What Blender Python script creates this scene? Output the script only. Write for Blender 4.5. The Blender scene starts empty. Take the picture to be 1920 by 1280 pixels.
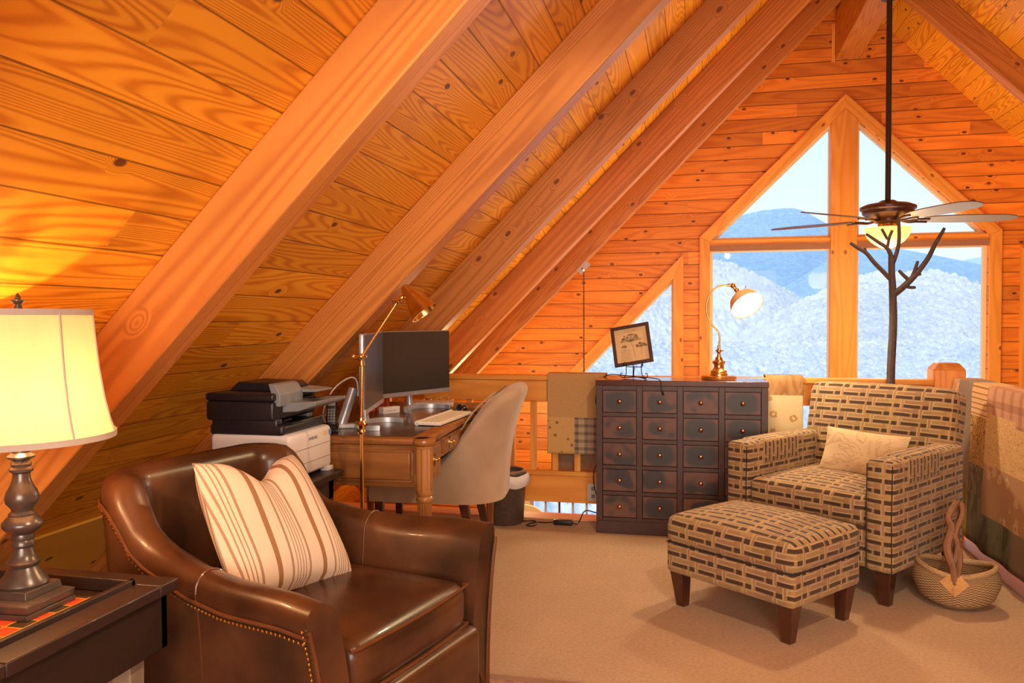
import bpy, bmesh, math, random
from mathutils import Vector, Matrix, Euler
import mathutils.geometry as mg
random.seed(7)
SC = bpy.context.scene
COL = SC.collection
PI = math.pi
def R(d): return math.radians(d)

# ------------------------------------------------------------------ camera
cam_d = bpy.data.cameras.new('camera'); cam = bpy.data.objects.new('camera', cam_d); COL.objects.link(cam)
cam_d.sensor_width = 36; cam_d.lens = 28.125; cam_d.clip_end = 20000; cam_d.clip_start = .05
cx = Vector((.974565, .224060, -.004398)); cy = Vector((-.001909, .027926, .999608)); cz = cx.cross(cy)
mm = Matrix((cx, cy, cz)).transposed().to_4x4(); mm.translation = Vector((0, 0, 1.25)); cam.matrix_world = mm
SC.camera = cam

# ------------------------------------------------------------------ colour management
SC.view_settings.view_transform = 'Standard'; SC.view_settings.look = 'None'
SC.view_settings.gamma = 1; SC.view_settings.exposure = 0.35; SC.view_settings.use_curve_mapping = False

# ------------------------------------------------------------------ sky
W = bpy.data.worlds.new('sky'); SC.world = W; W.use_nodes = True
nt = W.node_tree; nt.nodes.clear()
wo = nt.nodes.new('ShaderNodeOutputWorld'); bg = nt.nodes.new('ShaderNodeBackground')
tc = nt.nodes.new('ShaderNodeTexCoord'); sx = nt.nodes.new('ShaderNodeSeparateXYZ'); cr = nt.nodes.new('ShaderNodeValToRGB')
nt.links.new(tc.outputs['Generated'], sx.inputs[0]); nt.links.new(sx.outputs['Z'], cr.inputs[0])
nt.links.new(cr.outputs[0], bg.inputs[0]); nt.links.new(bg.outputs[0], wo.inputs[0])
e = cr.color_ramp.elements; e[0].position = 0.0; e[0].color = (.72, .82, .92, 1); e[1].position = .6; e[1].color = (.35, .58, .95, 1)
e = cr.color_ramp.elements.new(.12); e.color = (.70, .81, .91, 1); e = cr.color_ramp.elements.new(.24); e.color = (.60, .75, .90, 1)
bg.inputs[1].default_value = 1.05

def light(name, kind, loc, energy, col=(1, 1, 1), size=.1, rot=None, target=None, sy=None, spot=None):
    d = bpy.data.lights.new(name, kind); o = bpy.data.objects.new(name, d); COL.objects.link(o)
    d.energy = energy; d.color = col; o.location = loc
    if kind == 'AREA':
        d.size = size
        if sy: d.shape = 'RECTANGLE'; d.size_y = sy
    elif kind == 'SUN': d.angle = size
    else: d.shadow_soft_size = size
    if target is not None: o.rotation_euler = (Vector(target) - Vector(loc)).to_track_quat('-Z', 'Y').to_euler()
    elif rot: o.rotation_euler = rot
    return o
light('sun', 'SUN', (0, 0, 50), 2.6, (1, .95, .88), R(1), target=(30, 90, 0))
# added fill with no source modelled: area light behind the camera, warm spots overhead
light('rear_fill_light', 'AREA', (.6, -2.2, 1.5), 135, (1, .87, .73), 2.4, target=(-.4, 4, 1.2), sy=1.7)
light('loft_fill_spot', 'SPOT', (.58, 1.2, 2.45), 95, (1, .78, .50), .05, target=(-.1, 3.1, 0)).data.spot_size = R(100)  # added spot for a warm pool on the carpet
light('seating_fill_spot', 'SPOT', (.95, 4.7, 3.1), 125, (1, .70, .36), .08, target=(.35, 3.3, 0)).data.spot_size = R(75)  # added downlight to warm the seat tops and carpet
light('gable_fill_uplight', 'AREA', (1.2, 6.4, -.4), 80, (1, .74, .42), 2.0, rot=(PI, 0, 0))  # added uplight to brighten the gable wall, no fitting there
light('gable_point_light', 'POINT', (-1.6, 7.3, .2), 34, (1, .72, .38), .15)  # bare warm point light in front of the gable, no lamp modelled

# ------------------------------------------------------------------ node helper
class S:
    """socket wrapper for short node maths"""
    def __init__(s, g, o): s.g, s.o = g, o
    def _m(s, op, *a, clamp=False):
        n = s.g.nodes.new('ShaderNodeMath'); n.operation = op; n.use_clamp = clamp
        for i, v in enumerate((s,) + a):
            if isinstance(v, S): s.g.links.new(v.o, n.inputs[i])
            else: n.inputs[i].default_value = v
        return S(s.g, n.outputs[0])
    def __add__(s, b): return s._m('ADD', b)
    def __sub__(s, b): return s._m('SUBTRACT', b)
    def __mul__(s, b): return s._m('MULTIPLY', b)
    def __truediv__(s, b): return s._m('DIVIDE', b)
    def lt(s, b): return s._m('LESS_THAN', b)
    def gt(s, b): return s._m('GREATER_THAN', b)
    def mx(s, b): return s._m('MAXIMUM', b)
    def mn(s, b): return s._m('MINIMUM', b)
    def floor(s): return s._m('FLOOR')
    def fract(s): return s._m('FRACT')
    def sin(s): return s._m('SINE')
    def abs(s): return s._m('ABSOLUTE')
    def pw(s, b): return s._m('POWER', b)
    def clamp(s): return s._m('ADD', 0.0, clamp=True)
    def inr(s, a, b): return s.gt(a) * s.lt(b)
    def sm(s, a, b):
        n = s.g.nodes.new('ShaderNodeMapRange'); n.interpolation_type = 'SMOOTHSTEP'
        s.g.links.new(s.o, n.inputs[0]); n.inputs[1].default_value = a; n.inputs[2].default_value = b
        return S(s.g, n.outputs[0])
class G:
    def __init__(s, name):
        s.m = bpy.data.materials.new(name); s.m.use_nodes = True; s.g = s.m.node_tree; s.g.nodes.clear()
        s.out = s.g.nodes.new('ShaderNodeOutputMaterial'); s.nodes = s.g.nodes; s.links = s.g.links
        s.b = s.nodes.new('ShaderNodeBsdfPrincipled'); s.links.new(s.b.outputs[0], s.out.inputs[0])
    def coord(s, kind='Object'):
        t = s.nodes.new('ShaderNodeTexCoord'); p = s.nodes.new('ShaderNodeSeparateXYZ'); s.links.new(t.outputs[kind], p.inputs[0])
        return [S(s.g, p.outputs[i]) for i in range(3)]
    def objrand(s): return S(s.g, s.nodes.new('ShaderNodeObjectInfo').outputs['Random'])
    def comb(s, *a):
        n = s.nodes.new('ShaderNodeCombineXYZ')
        for i, v in enumerate(a):
            if isinstance(v, S): s.links.new(v.o, n.inputs[i])
            else: n.inputs[i].default_value = v
        return n.outputs[0]
    def noise(s, vec, scale=1, det=2, rough=.5, dist=0):
        n = s.nodes.new('ShaderNodeTexNoise'); s.links.new(vec, n.inputs['Vector']); n.inputs['Scale'].default_value = scale
        n.inputs['Detail'].default_value = det; n.inputs['Roughness'].default_value = rough; n.inputs['Distortion'].default_value = dist
        return S(s.g, n.outputs[0])
    def vor(s, vec, scale=1, feat='F1', dim='3D'):
        n = s.nodes.new('ShaderNodeTexVoronoi'); n.voronoi_dimensions = dim; s.links.new(vec, n.inputs['Vector']); n.inputs['Scale'].default_value = scale; n.feature = feat
        sp = s.nodes.new('ShaderNodeSeparateColor'); s.links.new(n.outputs['Color'], sp.inputs[0])
        return S(s.g, n.outputs['Distance']), S(s.g, sp.outputs[0])
    def white(s, v):
        n = s.nodes.new('ShaderNodeTexWhiteNoise'); n.noise_dimensions = '1D'; s.links.new(v.o, n.inputs['W']); return S(s.g, n.outputs['Value'])
    def mix(s, f, a, b, mode='MIX'):
        n = s.nodes.new('ShaderNodeMix'); n.data_type = 'RGBA'; n.blend_type = mode
        if isinstance(f, S): s.links.new(f.o, n.inputs[0])
        else: n.inputs[0].default_value = f
        for i, v in ((6, a), (7, b)):
            if isinstance(v, (tuple, list)): n.inputs[i].default_value = (*v[:3], 1)
            else: s.links.new(v, n.inputs[i])
        return n.outputs[2]
    def scale(s, col, f):
        n = s.nodes.new('ShaderNodeVectorMath'); n.operation = 'SCALE'
        s.links.new(col, n.inputs[0]); s.links.new(f.o, n.inputs['Scale']); return n.outputs[0]
    def bump(s, h, strength=.3, dist=.01):
        n = s.nodes.new('ShaderNodeBump'); n.inputs['Strength'].default_value = strength; n.inputs['Distance'].default_value = dist
        s.links.new(h.o, n.inputs['Height']); s.links.new(n.outputs[0], s.b.inputs['Normal'])
    def set(s, col=None, rough=.5, metal=0, coat=0, spec=None, **k):
        if col is not None:
            if isinstance(col, (tuple, list)): s.b.inputs['Base Color'].default_value = (*col[:3], 1)
            else: s.links.new(col, s.b.inputs['Base Color'])
        if isinstance(rough, S): s.links.new(rough.o, s.b.inputs['Roughness'])
        else: s.b.inputs['Roughness'].default_value = rough
        s.b.inputs['Metallic'].default_value = metal; s.b.inputs['Coat Weight'].default_value = coat
        if spec is not None: s.b.inputs['Specular IOR Level'].default_value = spec
        return s.m

def plain(name, col, rough=.5, metal=0, coat=0, var=.12, scale=30, bump=0.0):
    g = G(name); x, y, z = g.coord(); v = g.comb(x, y, z); n = g.noise(v, scale, 3)
    c = g.mix(n, tuple(c * (1 - var) for c in col), tuple(min(1, c * (1 + var)) for c in col))
    if bump: g.bump(n, bump, .004)
    return g.set(c, rough, metal, coat)

def wood(name, light_c, dark_c, axis=0, pitch=0.0, freq=9, knots=.5, rough=.45, phase=0., coat=.0, ring=.75, knot_c=(.10, .025, .01), vary=.25, ends=0.0, gw=.012, sc=1.0, fine=.2, lx=.55, ly=5.0):
    """timber: growth rings stretched along one local axis; pitch = width of a board across local Y (axis 0)"""
    g = G(name); c = g.coord(); a = c[axis]; b = c[(axis + 1) % 3]; d = c[(axis + 2) % 3]
    if axis == 2: b, d = c[0], c[1]
    orr = g.objrand()
    if pitch:
        q = b / pitch + phase; idx = q.floor(); fr = q.fract()
        rnd = g.white(idx * 1.7 + .3)
        if ends:
            idx2 = ((a / ends) + rnd * 5.0).floor(); rnd = g.white(idx * 1.7 + idx2 * 13.1 + .3)
    else:
        rnd = orr; fr = None
    ra = g.comb(a * (lx * sc) + rnd * 37., b * (ly * sc) + rnd * 17., d * (ly * sc) + rnd * 7.)
    kv = g.comb(a * 4.6 + rnd * 13., (b + d) * 8. + rnd * 23., 0.)
    kd, kc = g.vor(kv, 1.0, dim='2D')
    kn = kd.sm(.32, .0) * kc.gt(1 - knots)
    h = g.noise(ra, 1.0, 1.5, .4, .25) + kn * .10
    ringv = (h * (freq * 2 * PI)).sin() * .5 + .5
    fg = g.noise(g.comb(a * 5.0, b * 220., d * 220.), 1.0, 2)
    k1 = g.noise(g.comb(a * 1.1 + rnd * 9., b * 2.4, d * 2.4), 1.0, 2)
    f = (ringv.pw(1.6) * ring + (fg - .5) * fine + (k1 - .5) * .5).clamp()
    col = g.mix(f, light_c, dark_c)
    col = g.scale(col, rnd * vary + (1 - vary * .5))
    # knots
    kf = kd.sm(.12, .07) * kc.gt(1 - knots * .8)
    col = g.mix(kf * .92, col, knot_c)
    hh = fg * .15 + ringv * .2
    if pitch:
        gr = (fr - .5).abs().sm(.5 - gw * 2, .5 - gw * .6)
        col = g.mix(gr * .75, col, tuple(v * .22 for v in dark_c))
        hh = hh - gr * 3.0
    g.bump(hh, .35, .004)
    return g.set(col, rough, 0, coat)

# ------------------------------------------------------------------ materials
M = {}
OL, OD = (.90, .36, .045), (.58, .135, .012)
M['ceil'] = wood('pine_ceiling_boards', (.96, .44, .030), (.66, .205, .009), 0, .1393, lx=.40, freq=40, knots=.13, ring=.85, gw=.014, vary=.3, phase=.5, ends=2.9, rough=.42)
M['gable'] = wood('pine_wall_boards', (.84, .275, .026), (.54, .11, .008), 0, .132, freq=14, knots=.36, ring=.5, phase=.28, vary=.5, gw=.026, ends=1.9, rough=.45, sc=.8)
M['rafter'] = wood('fir_timber', (.60, .23, .048), (.36, .105, .020), 0, 0, lx=.20, ly=5.5, freq=26, knots=.15, ring=.6, rough=.42, knot_c=(.16, .035, .010), sc=.9)
M['trimx'] = wood('pine_trim_along', (.88, .38, .06), (.66, .21, .025), 0, 0, freq=9, knots=.12, ring=.5, rough=.45, knot_c=(.26, .06, .015))
M['trimz'] = wood('pine_trim_upright', (.88, .38, .06), (.66, .21, .025), 2, 0, freq=9, knots=.12, ring=.5, rough=.45, knot_c=(.26, .06, .015))
M['post'] = wood('pine_post', (.82, .33, .07), (.56, .16, .03), 2, 0, freq=7, knots=.3, ring=.5, rough=.4, knot_c=(.2, .05, .01))
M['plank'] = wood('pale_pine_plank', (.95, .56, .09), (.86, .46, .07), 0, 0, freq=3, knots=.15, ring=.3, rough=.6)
M['edge'] = wood('loft_edge_plank', (.80, .42, .24), (.66, .30, .15), 0, 0, freq=5, knots=.1, ring=.4, rough=.5)
M['edgey'] = wood('pale_edge_plank', (.80, .58, .50), (.70, .45, .36), 1, 0, freq=4, knots=.05, ring=.3, rough=.4)
M['desk'] = wood('walnut_desk_wood', (.30, .115, .028), (.14, .045, .010), 0, 0, freq=5, knots=0, ring=.55, rough=.32, coat=.3, sc=1.6)
M['deskz'] = wood('walnut_desk_leg', (.42, .18, .05), (.20, .07, .015), 2, 0, freq=4, knots=0, ring=.5, rough=.32, coat=.3, sc=1.6)
M['darkwood'] = wood('dark_stained_wood', (.034, .017, .013), (.012, .007, .006), 1, 0, freq=5, knots=0, ring=.5, rough=.42, coat=.1)
M['rustic'] = wood('weathered_leg_wood', (.30, .22, .15), (.14, .09, .06), 2, 0, freq=5, knots=0, ring=.5, rough=.6)
M['leg'] = wood('espresso_leg_wood', (.075, .022, .010), (.030, .009, .005), 2, 0, freq=4, knots=0, ring=.4, rough=.3, coat=.3)
M['chest'] = plain('chest_dark_lacquer', (.060, .028, .026), .42, var=.35, scale=18)
M['brass'] = plain('aged_brass', (.66, .43, .15), .24, 1, var=.15)
M['brassp'] = plain('polished_brass', (.90, .62, .24), .14, 1, var=.08)
M['copper'] = plain('copper_knob', (.32, .12, .06), .25, 1, var=.2)
M['pewter'] = plain('dark_pewter', (.115, .095, .085), .3, .55, var=.4, scale=14)
M['iron'] = plain('black_iron', (.02, .02, .025), .45, .6)
M['black'] = plain('black_plastic', (.012, .010, .013), .38)
M['blackg'] = plain('glossy_black_plastic', (.012, .012, .014), .12, coat=.5)
M['grey'] = plain('grey_plastic', (.22, .23, .25), .4)
M['white'] = plain('white_plastic', (.72, .68, .68), .4, var=.03)
M['silver'] = plain('silver_plastic', (.50, .52, .56), .3, .5, var=.04)
M['key'] = plain('keyboard_white', (.85, .78, .62), .45, var=.02)
M['paper'] = plain('cream_paper', (.70, .50, .27), .8, var=.06, scale=12)
M['ink'] = plain('sepia_ink', (.16, .09, .03), .8)
M['pinkpaper'] = plain('pink_paper', (.80, .45, .36), .7, var=.05)
M['redp'] = plain('red_plastic', (.65, .08, .03), .5)
M['wire'] = plain('copper_wire', (.18, .06, .025), .4, .5)
M['shiny'] = plain('galvanised_metal', (.45, .43, .42), .3, .8)
M['liner'] = plain('white_bin_liner', (.75, .72, .74), .5, var=.08, bump=.4)
M['bronze'] = plain('oiled_bronze', (.10, .055, .045), .35, .7, var=.3)
M['rod'] = plain('fan_rod_metal', (.045, .035, .03), .45, .6)
M['blade'] = plain('fan_blade_wood', (.20, .165, .145), .45, var=.06)
M['bark'] = plain('twig_bark', (.085, .055, .045), .8, var=.45, scale=40, bump=.5)
M['driftwood'] = plain('basket_handle_wood', (.24, .11, .055), .6, var=.4, scale=25, bump=.5)
M['outlet'] = plain('outlet_plastic', (.62, .62, .55), .4, var=.02)
M['curtain'] = plain('cream_wall', (.85, .72, .45), .7, var=.03)
M['seatgap'] = plain('dark_gap_fabric', (.03, .02, .015), .9)
M['pillowc'] = None

def leather():
    g = G('brown_leather'); x, y, z = g.coord(); v = g.comb(x, y, z)
    n = g.noise(v, 3.2, 3, .55); f = g.noise(v, 260, 2); c = g.mix(n.sm(.32, .70), (.030, .011, .006), (.118, .042, .015))
    d, k = g.vor(v, 190); g.bump(d * .5 + f * .3, .12, .002)
    return g.set(c, n * .16 + .25, 0, .12)
M['leather'] = leather()
def leather2():
    g = G('brown_leather_piping'); x, y, z = g.coord(); return g.set(g.mix(g.noise(g.comb(x, y, z), 20), (.10, .03, .01), (.17, .055, .02)), .35, 0, .1)
M['piping'] = leather2()

def carpet():
    g = G('beige_carpet'); x, y, z = g.coord(); v = g.comb(x, y, z)
    n = g.noise(v, 330, 2, .8); b = g.noise(v, 2.6, 4, .6)
    c = g.mix(n, (.47, .295, .18), (.92, .66, .45)); m_ = g.noise(v, 70, 2, .7); c = g.scale(c, b * .26 + m_ * .5 + .62)
    g.bump(n, 1.0, .007); return g.set(c, .95, spec=.15)
M['carpet'] = carpet()

def pattern_fabric(name, s=1.0, swap=False, warm=0):
    """interlocking bars: dark bars, pale link outlines, taupe and olive columns"""
    g = G(name); u, v, _ = g.coord('UV')
    if swap: u, v = v, u
    P, H = .140 * s, .045 * s
    w = g.noise(g.comb(u, v, 0.), 9, 1) - .5
    u = u + w * .006; v = v + w * .006
    r = (v / H).floor(); fv = (v / H).fract()
    off = (r * .5).fract() * 1.0
    cu = u / P + off * .62; fu = cu.fract(); ci = cu.floor()
    t = g.white((u / (P * .5)).floor() * 3.1 + .7)
    t2 = g.white(ci * 2.3 + r * 7.7)
    base = g.mix(t, (.27, .17, .07), (.42, .27, .11))
    base = g.mix(t2.gt(.6) * .55, base, (.30, .165, .10))
    pale = fu.inr(.02, .70) * fv.inr(.40, .52) + fu.inr(.02, .70) * fv.inr(.86, .97) + fu.inr(.02, .065) * fv.inr(.40, .97) + fu.inr(.90, .945)
    base = g.mix(pale.clamp() * .75, base, (.50, .36, .20))
    dark = fu.inr(.04, .62) * fv.inr(.05, .40) + fu.inr(.70, .90) * fv.inr(.0, .42)
    base = g.mix(dark.clamp() * .93, base, (.045, .024, .018))
    th = g.noise(g.comb(u * 900., v * 300., 0.), 1, 1)
    base = g.scale(base, th * .3 + .85)
    g.bump(th + pale.clamp() * .8 - dark.clamp() * .5, .25, .002)
    m = g.set(base, .85, spec=.2); g.b.inputs['Sheen Weight'].default_value = .15
    return m
M['pattern'] = pattern_fabric('interlocking_bar_fabric')
M['patternt'] = pattern_fabric('interlocking_bar_fabric_turned', .8, True)

def stripes():
    g = G('striped_linen'); u, v, _ = g.coord('UV')
    f = (u / .172 + .04).fract()
    wide = f.inr(.06, .16)
    thin = f.inr(.36, .405) + f.inr(.47, .49) + f.inr(.53, .55) + f.inr(.59, .61) + f.inr(.65, .67) + f.inr(.73, .775)
    th = g.noise(g.comb(u * 500., v * 500., 0.), 1, 2)
    c = g.mix(wide, (.74, .60, .47), (.34, .17, .085)); c = g.mix((thin.clamp() * .9), c, (.36, .20, .13))
    c = g.scale(c, th * .3 + .85); g.bump(th, .3, .002)
    return g.set(c, .9, spec=.15)
M['stripes'] = stripes()

def embroidered():
    g = G('cream_leaf_fabric'); u, v, _ = g.coord('UV')
    n = g.noise(g.comb(u, v, 0.), 9, 2, .5, 1.6); l = (n * 26.).sin().sm(.55, .95)
    th = g.noise(g.comb(u * 500., v * 500., 0.), 1, 2)
    c = g.mix(l * .5, (.70, .52, .31), (.54, .37, .20)); g.bump(l * 2. + th, .5, .003)
    return g.set(g.scale(c, th * .2 + .9), .9, spec=.15)
M['cream'] = embroidered()

def velvet():
    g = G('taupe_velvet'); x, y, z = g.coord(); v = g.comb(x, y, z); n = g.noise(v, 7, 3)
    c = g.mix(n, (.35, .235, .15), (.50, .36, .25)); m = g.set(c, .8, spec=.2); g.b.inputs['Sheen Weight'].default_value = .35
    g.bump(g.noise(v, 300, 1), .1, .002); return m
M['velvet'] = velvet()

def drawer_front():
    g = G('distressed_drawer_paint'); x, y, z = g.coord(); r = g.objrand()
    n = g.noise(g.comb(x + r * 31., y, z + r * 11.), 11, 3, .6)
    e = ((x / .090).abs().pw(3.) + (z / .060).abs().pw(3.))
    blob = (e + (n - .5) * 1.0 + (g.noise(g.comb(x + r * 17., r * 5., z), 9, 1) - .45) * (r.gt(.45) * 7.)).sm(1.5, .35)
    c = g.mix(blob, (.135, .058, .040), (.032, .029, .035)); f = g.noise(g.comb(x, y, z), 260, 2)
    return g.set(g.scale(c, f * .5 + .75), .42, 0, .1)
M['drawer'] = drawer_front()

def checker():
    g = G('painted_checker_squares'); x, y, z = g.coord(); q = .0475
    a = (x / q); b = (y / q); ia = a.floor(); ib = b.floor(); par = ((ia + ib) * .5).fract().gt(.25)
    ln = (a.fract() - .5).abs().gt(.455).mx((b.fract() - .5).abs().gt(.455))
    n = g.noise(g.comb(x, y, z), 40, 4)
    c = g.mix(par, (.060, .040, .022), (.72, .085, .02)); c = g.scale(c, n * .7 + .6); c = g.mix(ln, c, (.75, .38, .04))
    return g.set(c, .35, coat=.2)
M['checker'] = checker()

def weave():
    g = G('woven_willow'); u, v, _ = g.coord('UV')
    a = (u * 62.); b = (v * 46. + (a.floor() * .5).fract() * 2. * .5)
    h = (b * 2 * PI).sin() * .5 + .5; n = g.noise(g.comb(u * 40., v * 160., 0.), 1, 2)
    c = g.mix((h * .6 + n * .5).clamp(), (.20, .10, .045), (.60, .40, .20)); g.bump(h, .8, .006)
    return g.set(c, .7)
M['weave'] = weave()
def rope(name, a, b, s=70):
    g = G(name); x, y, z = g.coord(); n = g.noise(g.comb(x * 1., y * 1., z * 3.), s, 2)
    g.bump(n, .6, .004); return g.set(g.mix(n, a, b), .75)
M['rope'] = rope('willow_rim', (.25, .14, .06), (.62, .42, .22))
M['reed'] = rope('pale_reed', (.55, .28, .09), (.85, .52, .22))

def shade_mat():
    g = G('translucent_shade_linen'); x, y, z = g.coord(); n = g.noise(g.comb(x * 1., y * 1., z * .15), 45, 3)
    g.nodes.remove(g.b)
    d = g.nodes.new('ShaderNodeBsdfDiffuse'); t = g.nodes.new('ShaderNodeBsdfTranslucent'); m = g.nodes.new('ShaderNodeMixShader')
    col = g.mix(n, (.78, .56, .34), (.86, .66, .42))
    g.links.new(col, d.inputs[0]); g.links.new(col, t.inputs[0]); m.inputs[0].default_value = .36
    g.links.new(d.outputs[0], m.inputs[1]); g.links.new(t.outputs[0], m.inputs[2]); g.links.new(m.outputs[0], g.out.inputs[0]); return g.m
M['shade'] = shade_mat()
M['shadetrim'] = plain('shade_trim_tape', (.50, .42, .36), .8, var=.08, scale=60)

def emis(name, col, st):
    g = G(name); g.b.inputs['Emission Color'].default_value = (*col, 1); g.b.inputs['Emission Strength'].default_value = st
    return g.set(col, .5)
M['bulb'] = emis('lit_bulb', (1, .8, .5), 8)
M['diffuser'] = emis('lit_white_lamp_glass', (1, .94, .84), 9)
def bowl():
    g = G('lit_amber_glass'); x, y, z = g.coord(); n = g.noise(g.comb(x, y, z), 7, 2)
    c = g.mix(n, (1, .55, .10), (1, .72, .25)); g.links.new(c, g.b.inputs['Emission Color']); g.b.inputs['Emission Strength'].default_value = 1.15
    return g.set(c, .25)
M['amber'] = bowl()
def opal():
    g = G('cream_enamel_shade'); return g.set((.80, .55, .30), .35, 0, .3)
M['enamel'] = opal()

def glass():
    g = G('window_glass'); g.nodes.remove(g.b)
    t = g.nodes.new('ShaderNodeBsdfTransparent'); s = g.nodes.new('ShaderNodeBsdfGlossy'); m = g.nodes.new('ShaderNodeMixShader'); f = g.nodes.new('ShaderNodeFresnel')
    f.inputs[0].default_value = 1.13; s.inputs['Roughness'].default_value = .0; t.inputs[0].default_value = (.97, .985, 1, 1)
    g.links.new(f.outputs[0], m.inputs[0]); g.links.new(t.outputs[0], m.inputs[1]); g.links.new(s.outputs[0], m.inputs[2]); g.links.new(m.outputs[0], g.out.inputs[0]); return g.m
M['glass'] = glass()
def screen():
    g = G('dark_matte_screen'); return g.set((.045, .040, .036), .3, 0, 0)
M['screen'] = screen()

def fabric(name, c1, c2, kind='noise', s=60):
    g = G(name); u, v, _ = g.coord('UV')
    if kind == 'plaid':
        f = (u * s).sin().gt(.4) * .5 + (v * s * 1.2).sin().gt(.3) * .5 + g.noise(g.comb(u * 8., v * 90., 0.), 1, 2) * .3
    elif kind == 'lines': f = (v * s).sin().gt(.75) * 1.0
    elif kind == 'linesu': f = (u * s).sin().sm(.2, .9)
    elif kind == 'dots':
        d, k = g.vor(g.comb(u, v, 0.), s); f = d.sm(.26, .16) * .9
    elif kind == 'flowers':
        d, k = g.vor(g.comb(u, v, 0.), s); n = g.noise(g.comb(u, v, 0.), s * 5, 1); f = (d + (n - .5) * .35).inr(.16, .36) * .85 * k.gt(.35)
    elif kind == 'scroll':
        n = g.noise(g.comb(u, v, 0.), s * .5, 1, .5, 2.5); f = (n * 32.).sin().sm(.2, .8)
    elif kind == 'satin': f = g.noise(g.comb(u * 3., v, 0.), s * .25, 2, .5, 1.2).sm(.35, .65)
    else: f = g.noise(g.comb(u, v * .3, 0.), s * 3, 3)
    th = g.noise(g.comb(u * 400., v * 400., 0.), 1, 1)
    g.bump(th, .25, .002); return g.set(g.scale(g.mix(f.clamp(), c1, c2), th * .3 + .85), .8, spec=.2)
Q = dict(
    burlap=fabric('beige_burlap', (.60, .36, .15), (.45, .26, .10), 'noise', 60),
    dotted=fabric('beige_speckled_cotton', (.62, .37, .14), (.22, .12, .05), 'dots', 22),
    gplaid=fabric('grey_plaid_cotton', (.50, .38, .26), (.16, .11, .09), 'plaid', 110),
    ltan=fabric('tan_lined_cotton', (.66, .40, .20), (.28, .13, .06), 'lines', 240),
    pplaid=fabric('pink_brown_plaid', (.60, .33, .21), (.36, .17, .10), 'plaid', 60),
    greyv=fabric('grey_slub_cotton', (.30, .23, .18), (.17, .125, .10), 'noise', 60),
    scroll=fabric('gold_scroll_cotton', (.50, .27, .07), (.15, .07, .02), 'scroll', 30),
    cream=fabric('cream_print_cotton', (.68, .44, .20), (.48, .27, .10), 'scroll', 46),
    green=fabric('olive_satin', (.36, .27, .08), (.17, .125, .04), 'satin', 14),
    dark=fabric('dark_bark_cotton', (.10, .065, .045), (.22, .15, .11), 'satin', 40),
    dgreen=fabric('dark_green_satin', (.085, .07, .035), (.16, .14, .085), 'satin', 16),
    leafy=fabric('brown_leaf_damask', (.42, .23, .11), (.60, .38, .20), 'flowers', 14),
    satin=fabric('brown_floral_satin', (.42, .22, .09), (.28, .13, .045), 'satin', 30),
    flow=fabric('cream_flower_cotton', (.70, .52, .28), (.42, .22, .07), 'flowers', 17),
    circ=fabric('tan_circle_cotton', (.62, .36, .20), (.40, .22, .12), 'scroll', 20),
    back=fabric('grey_brown_lining', (.20, .13, .085), (.26, .18, .12), 'noise', 20))

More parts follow.
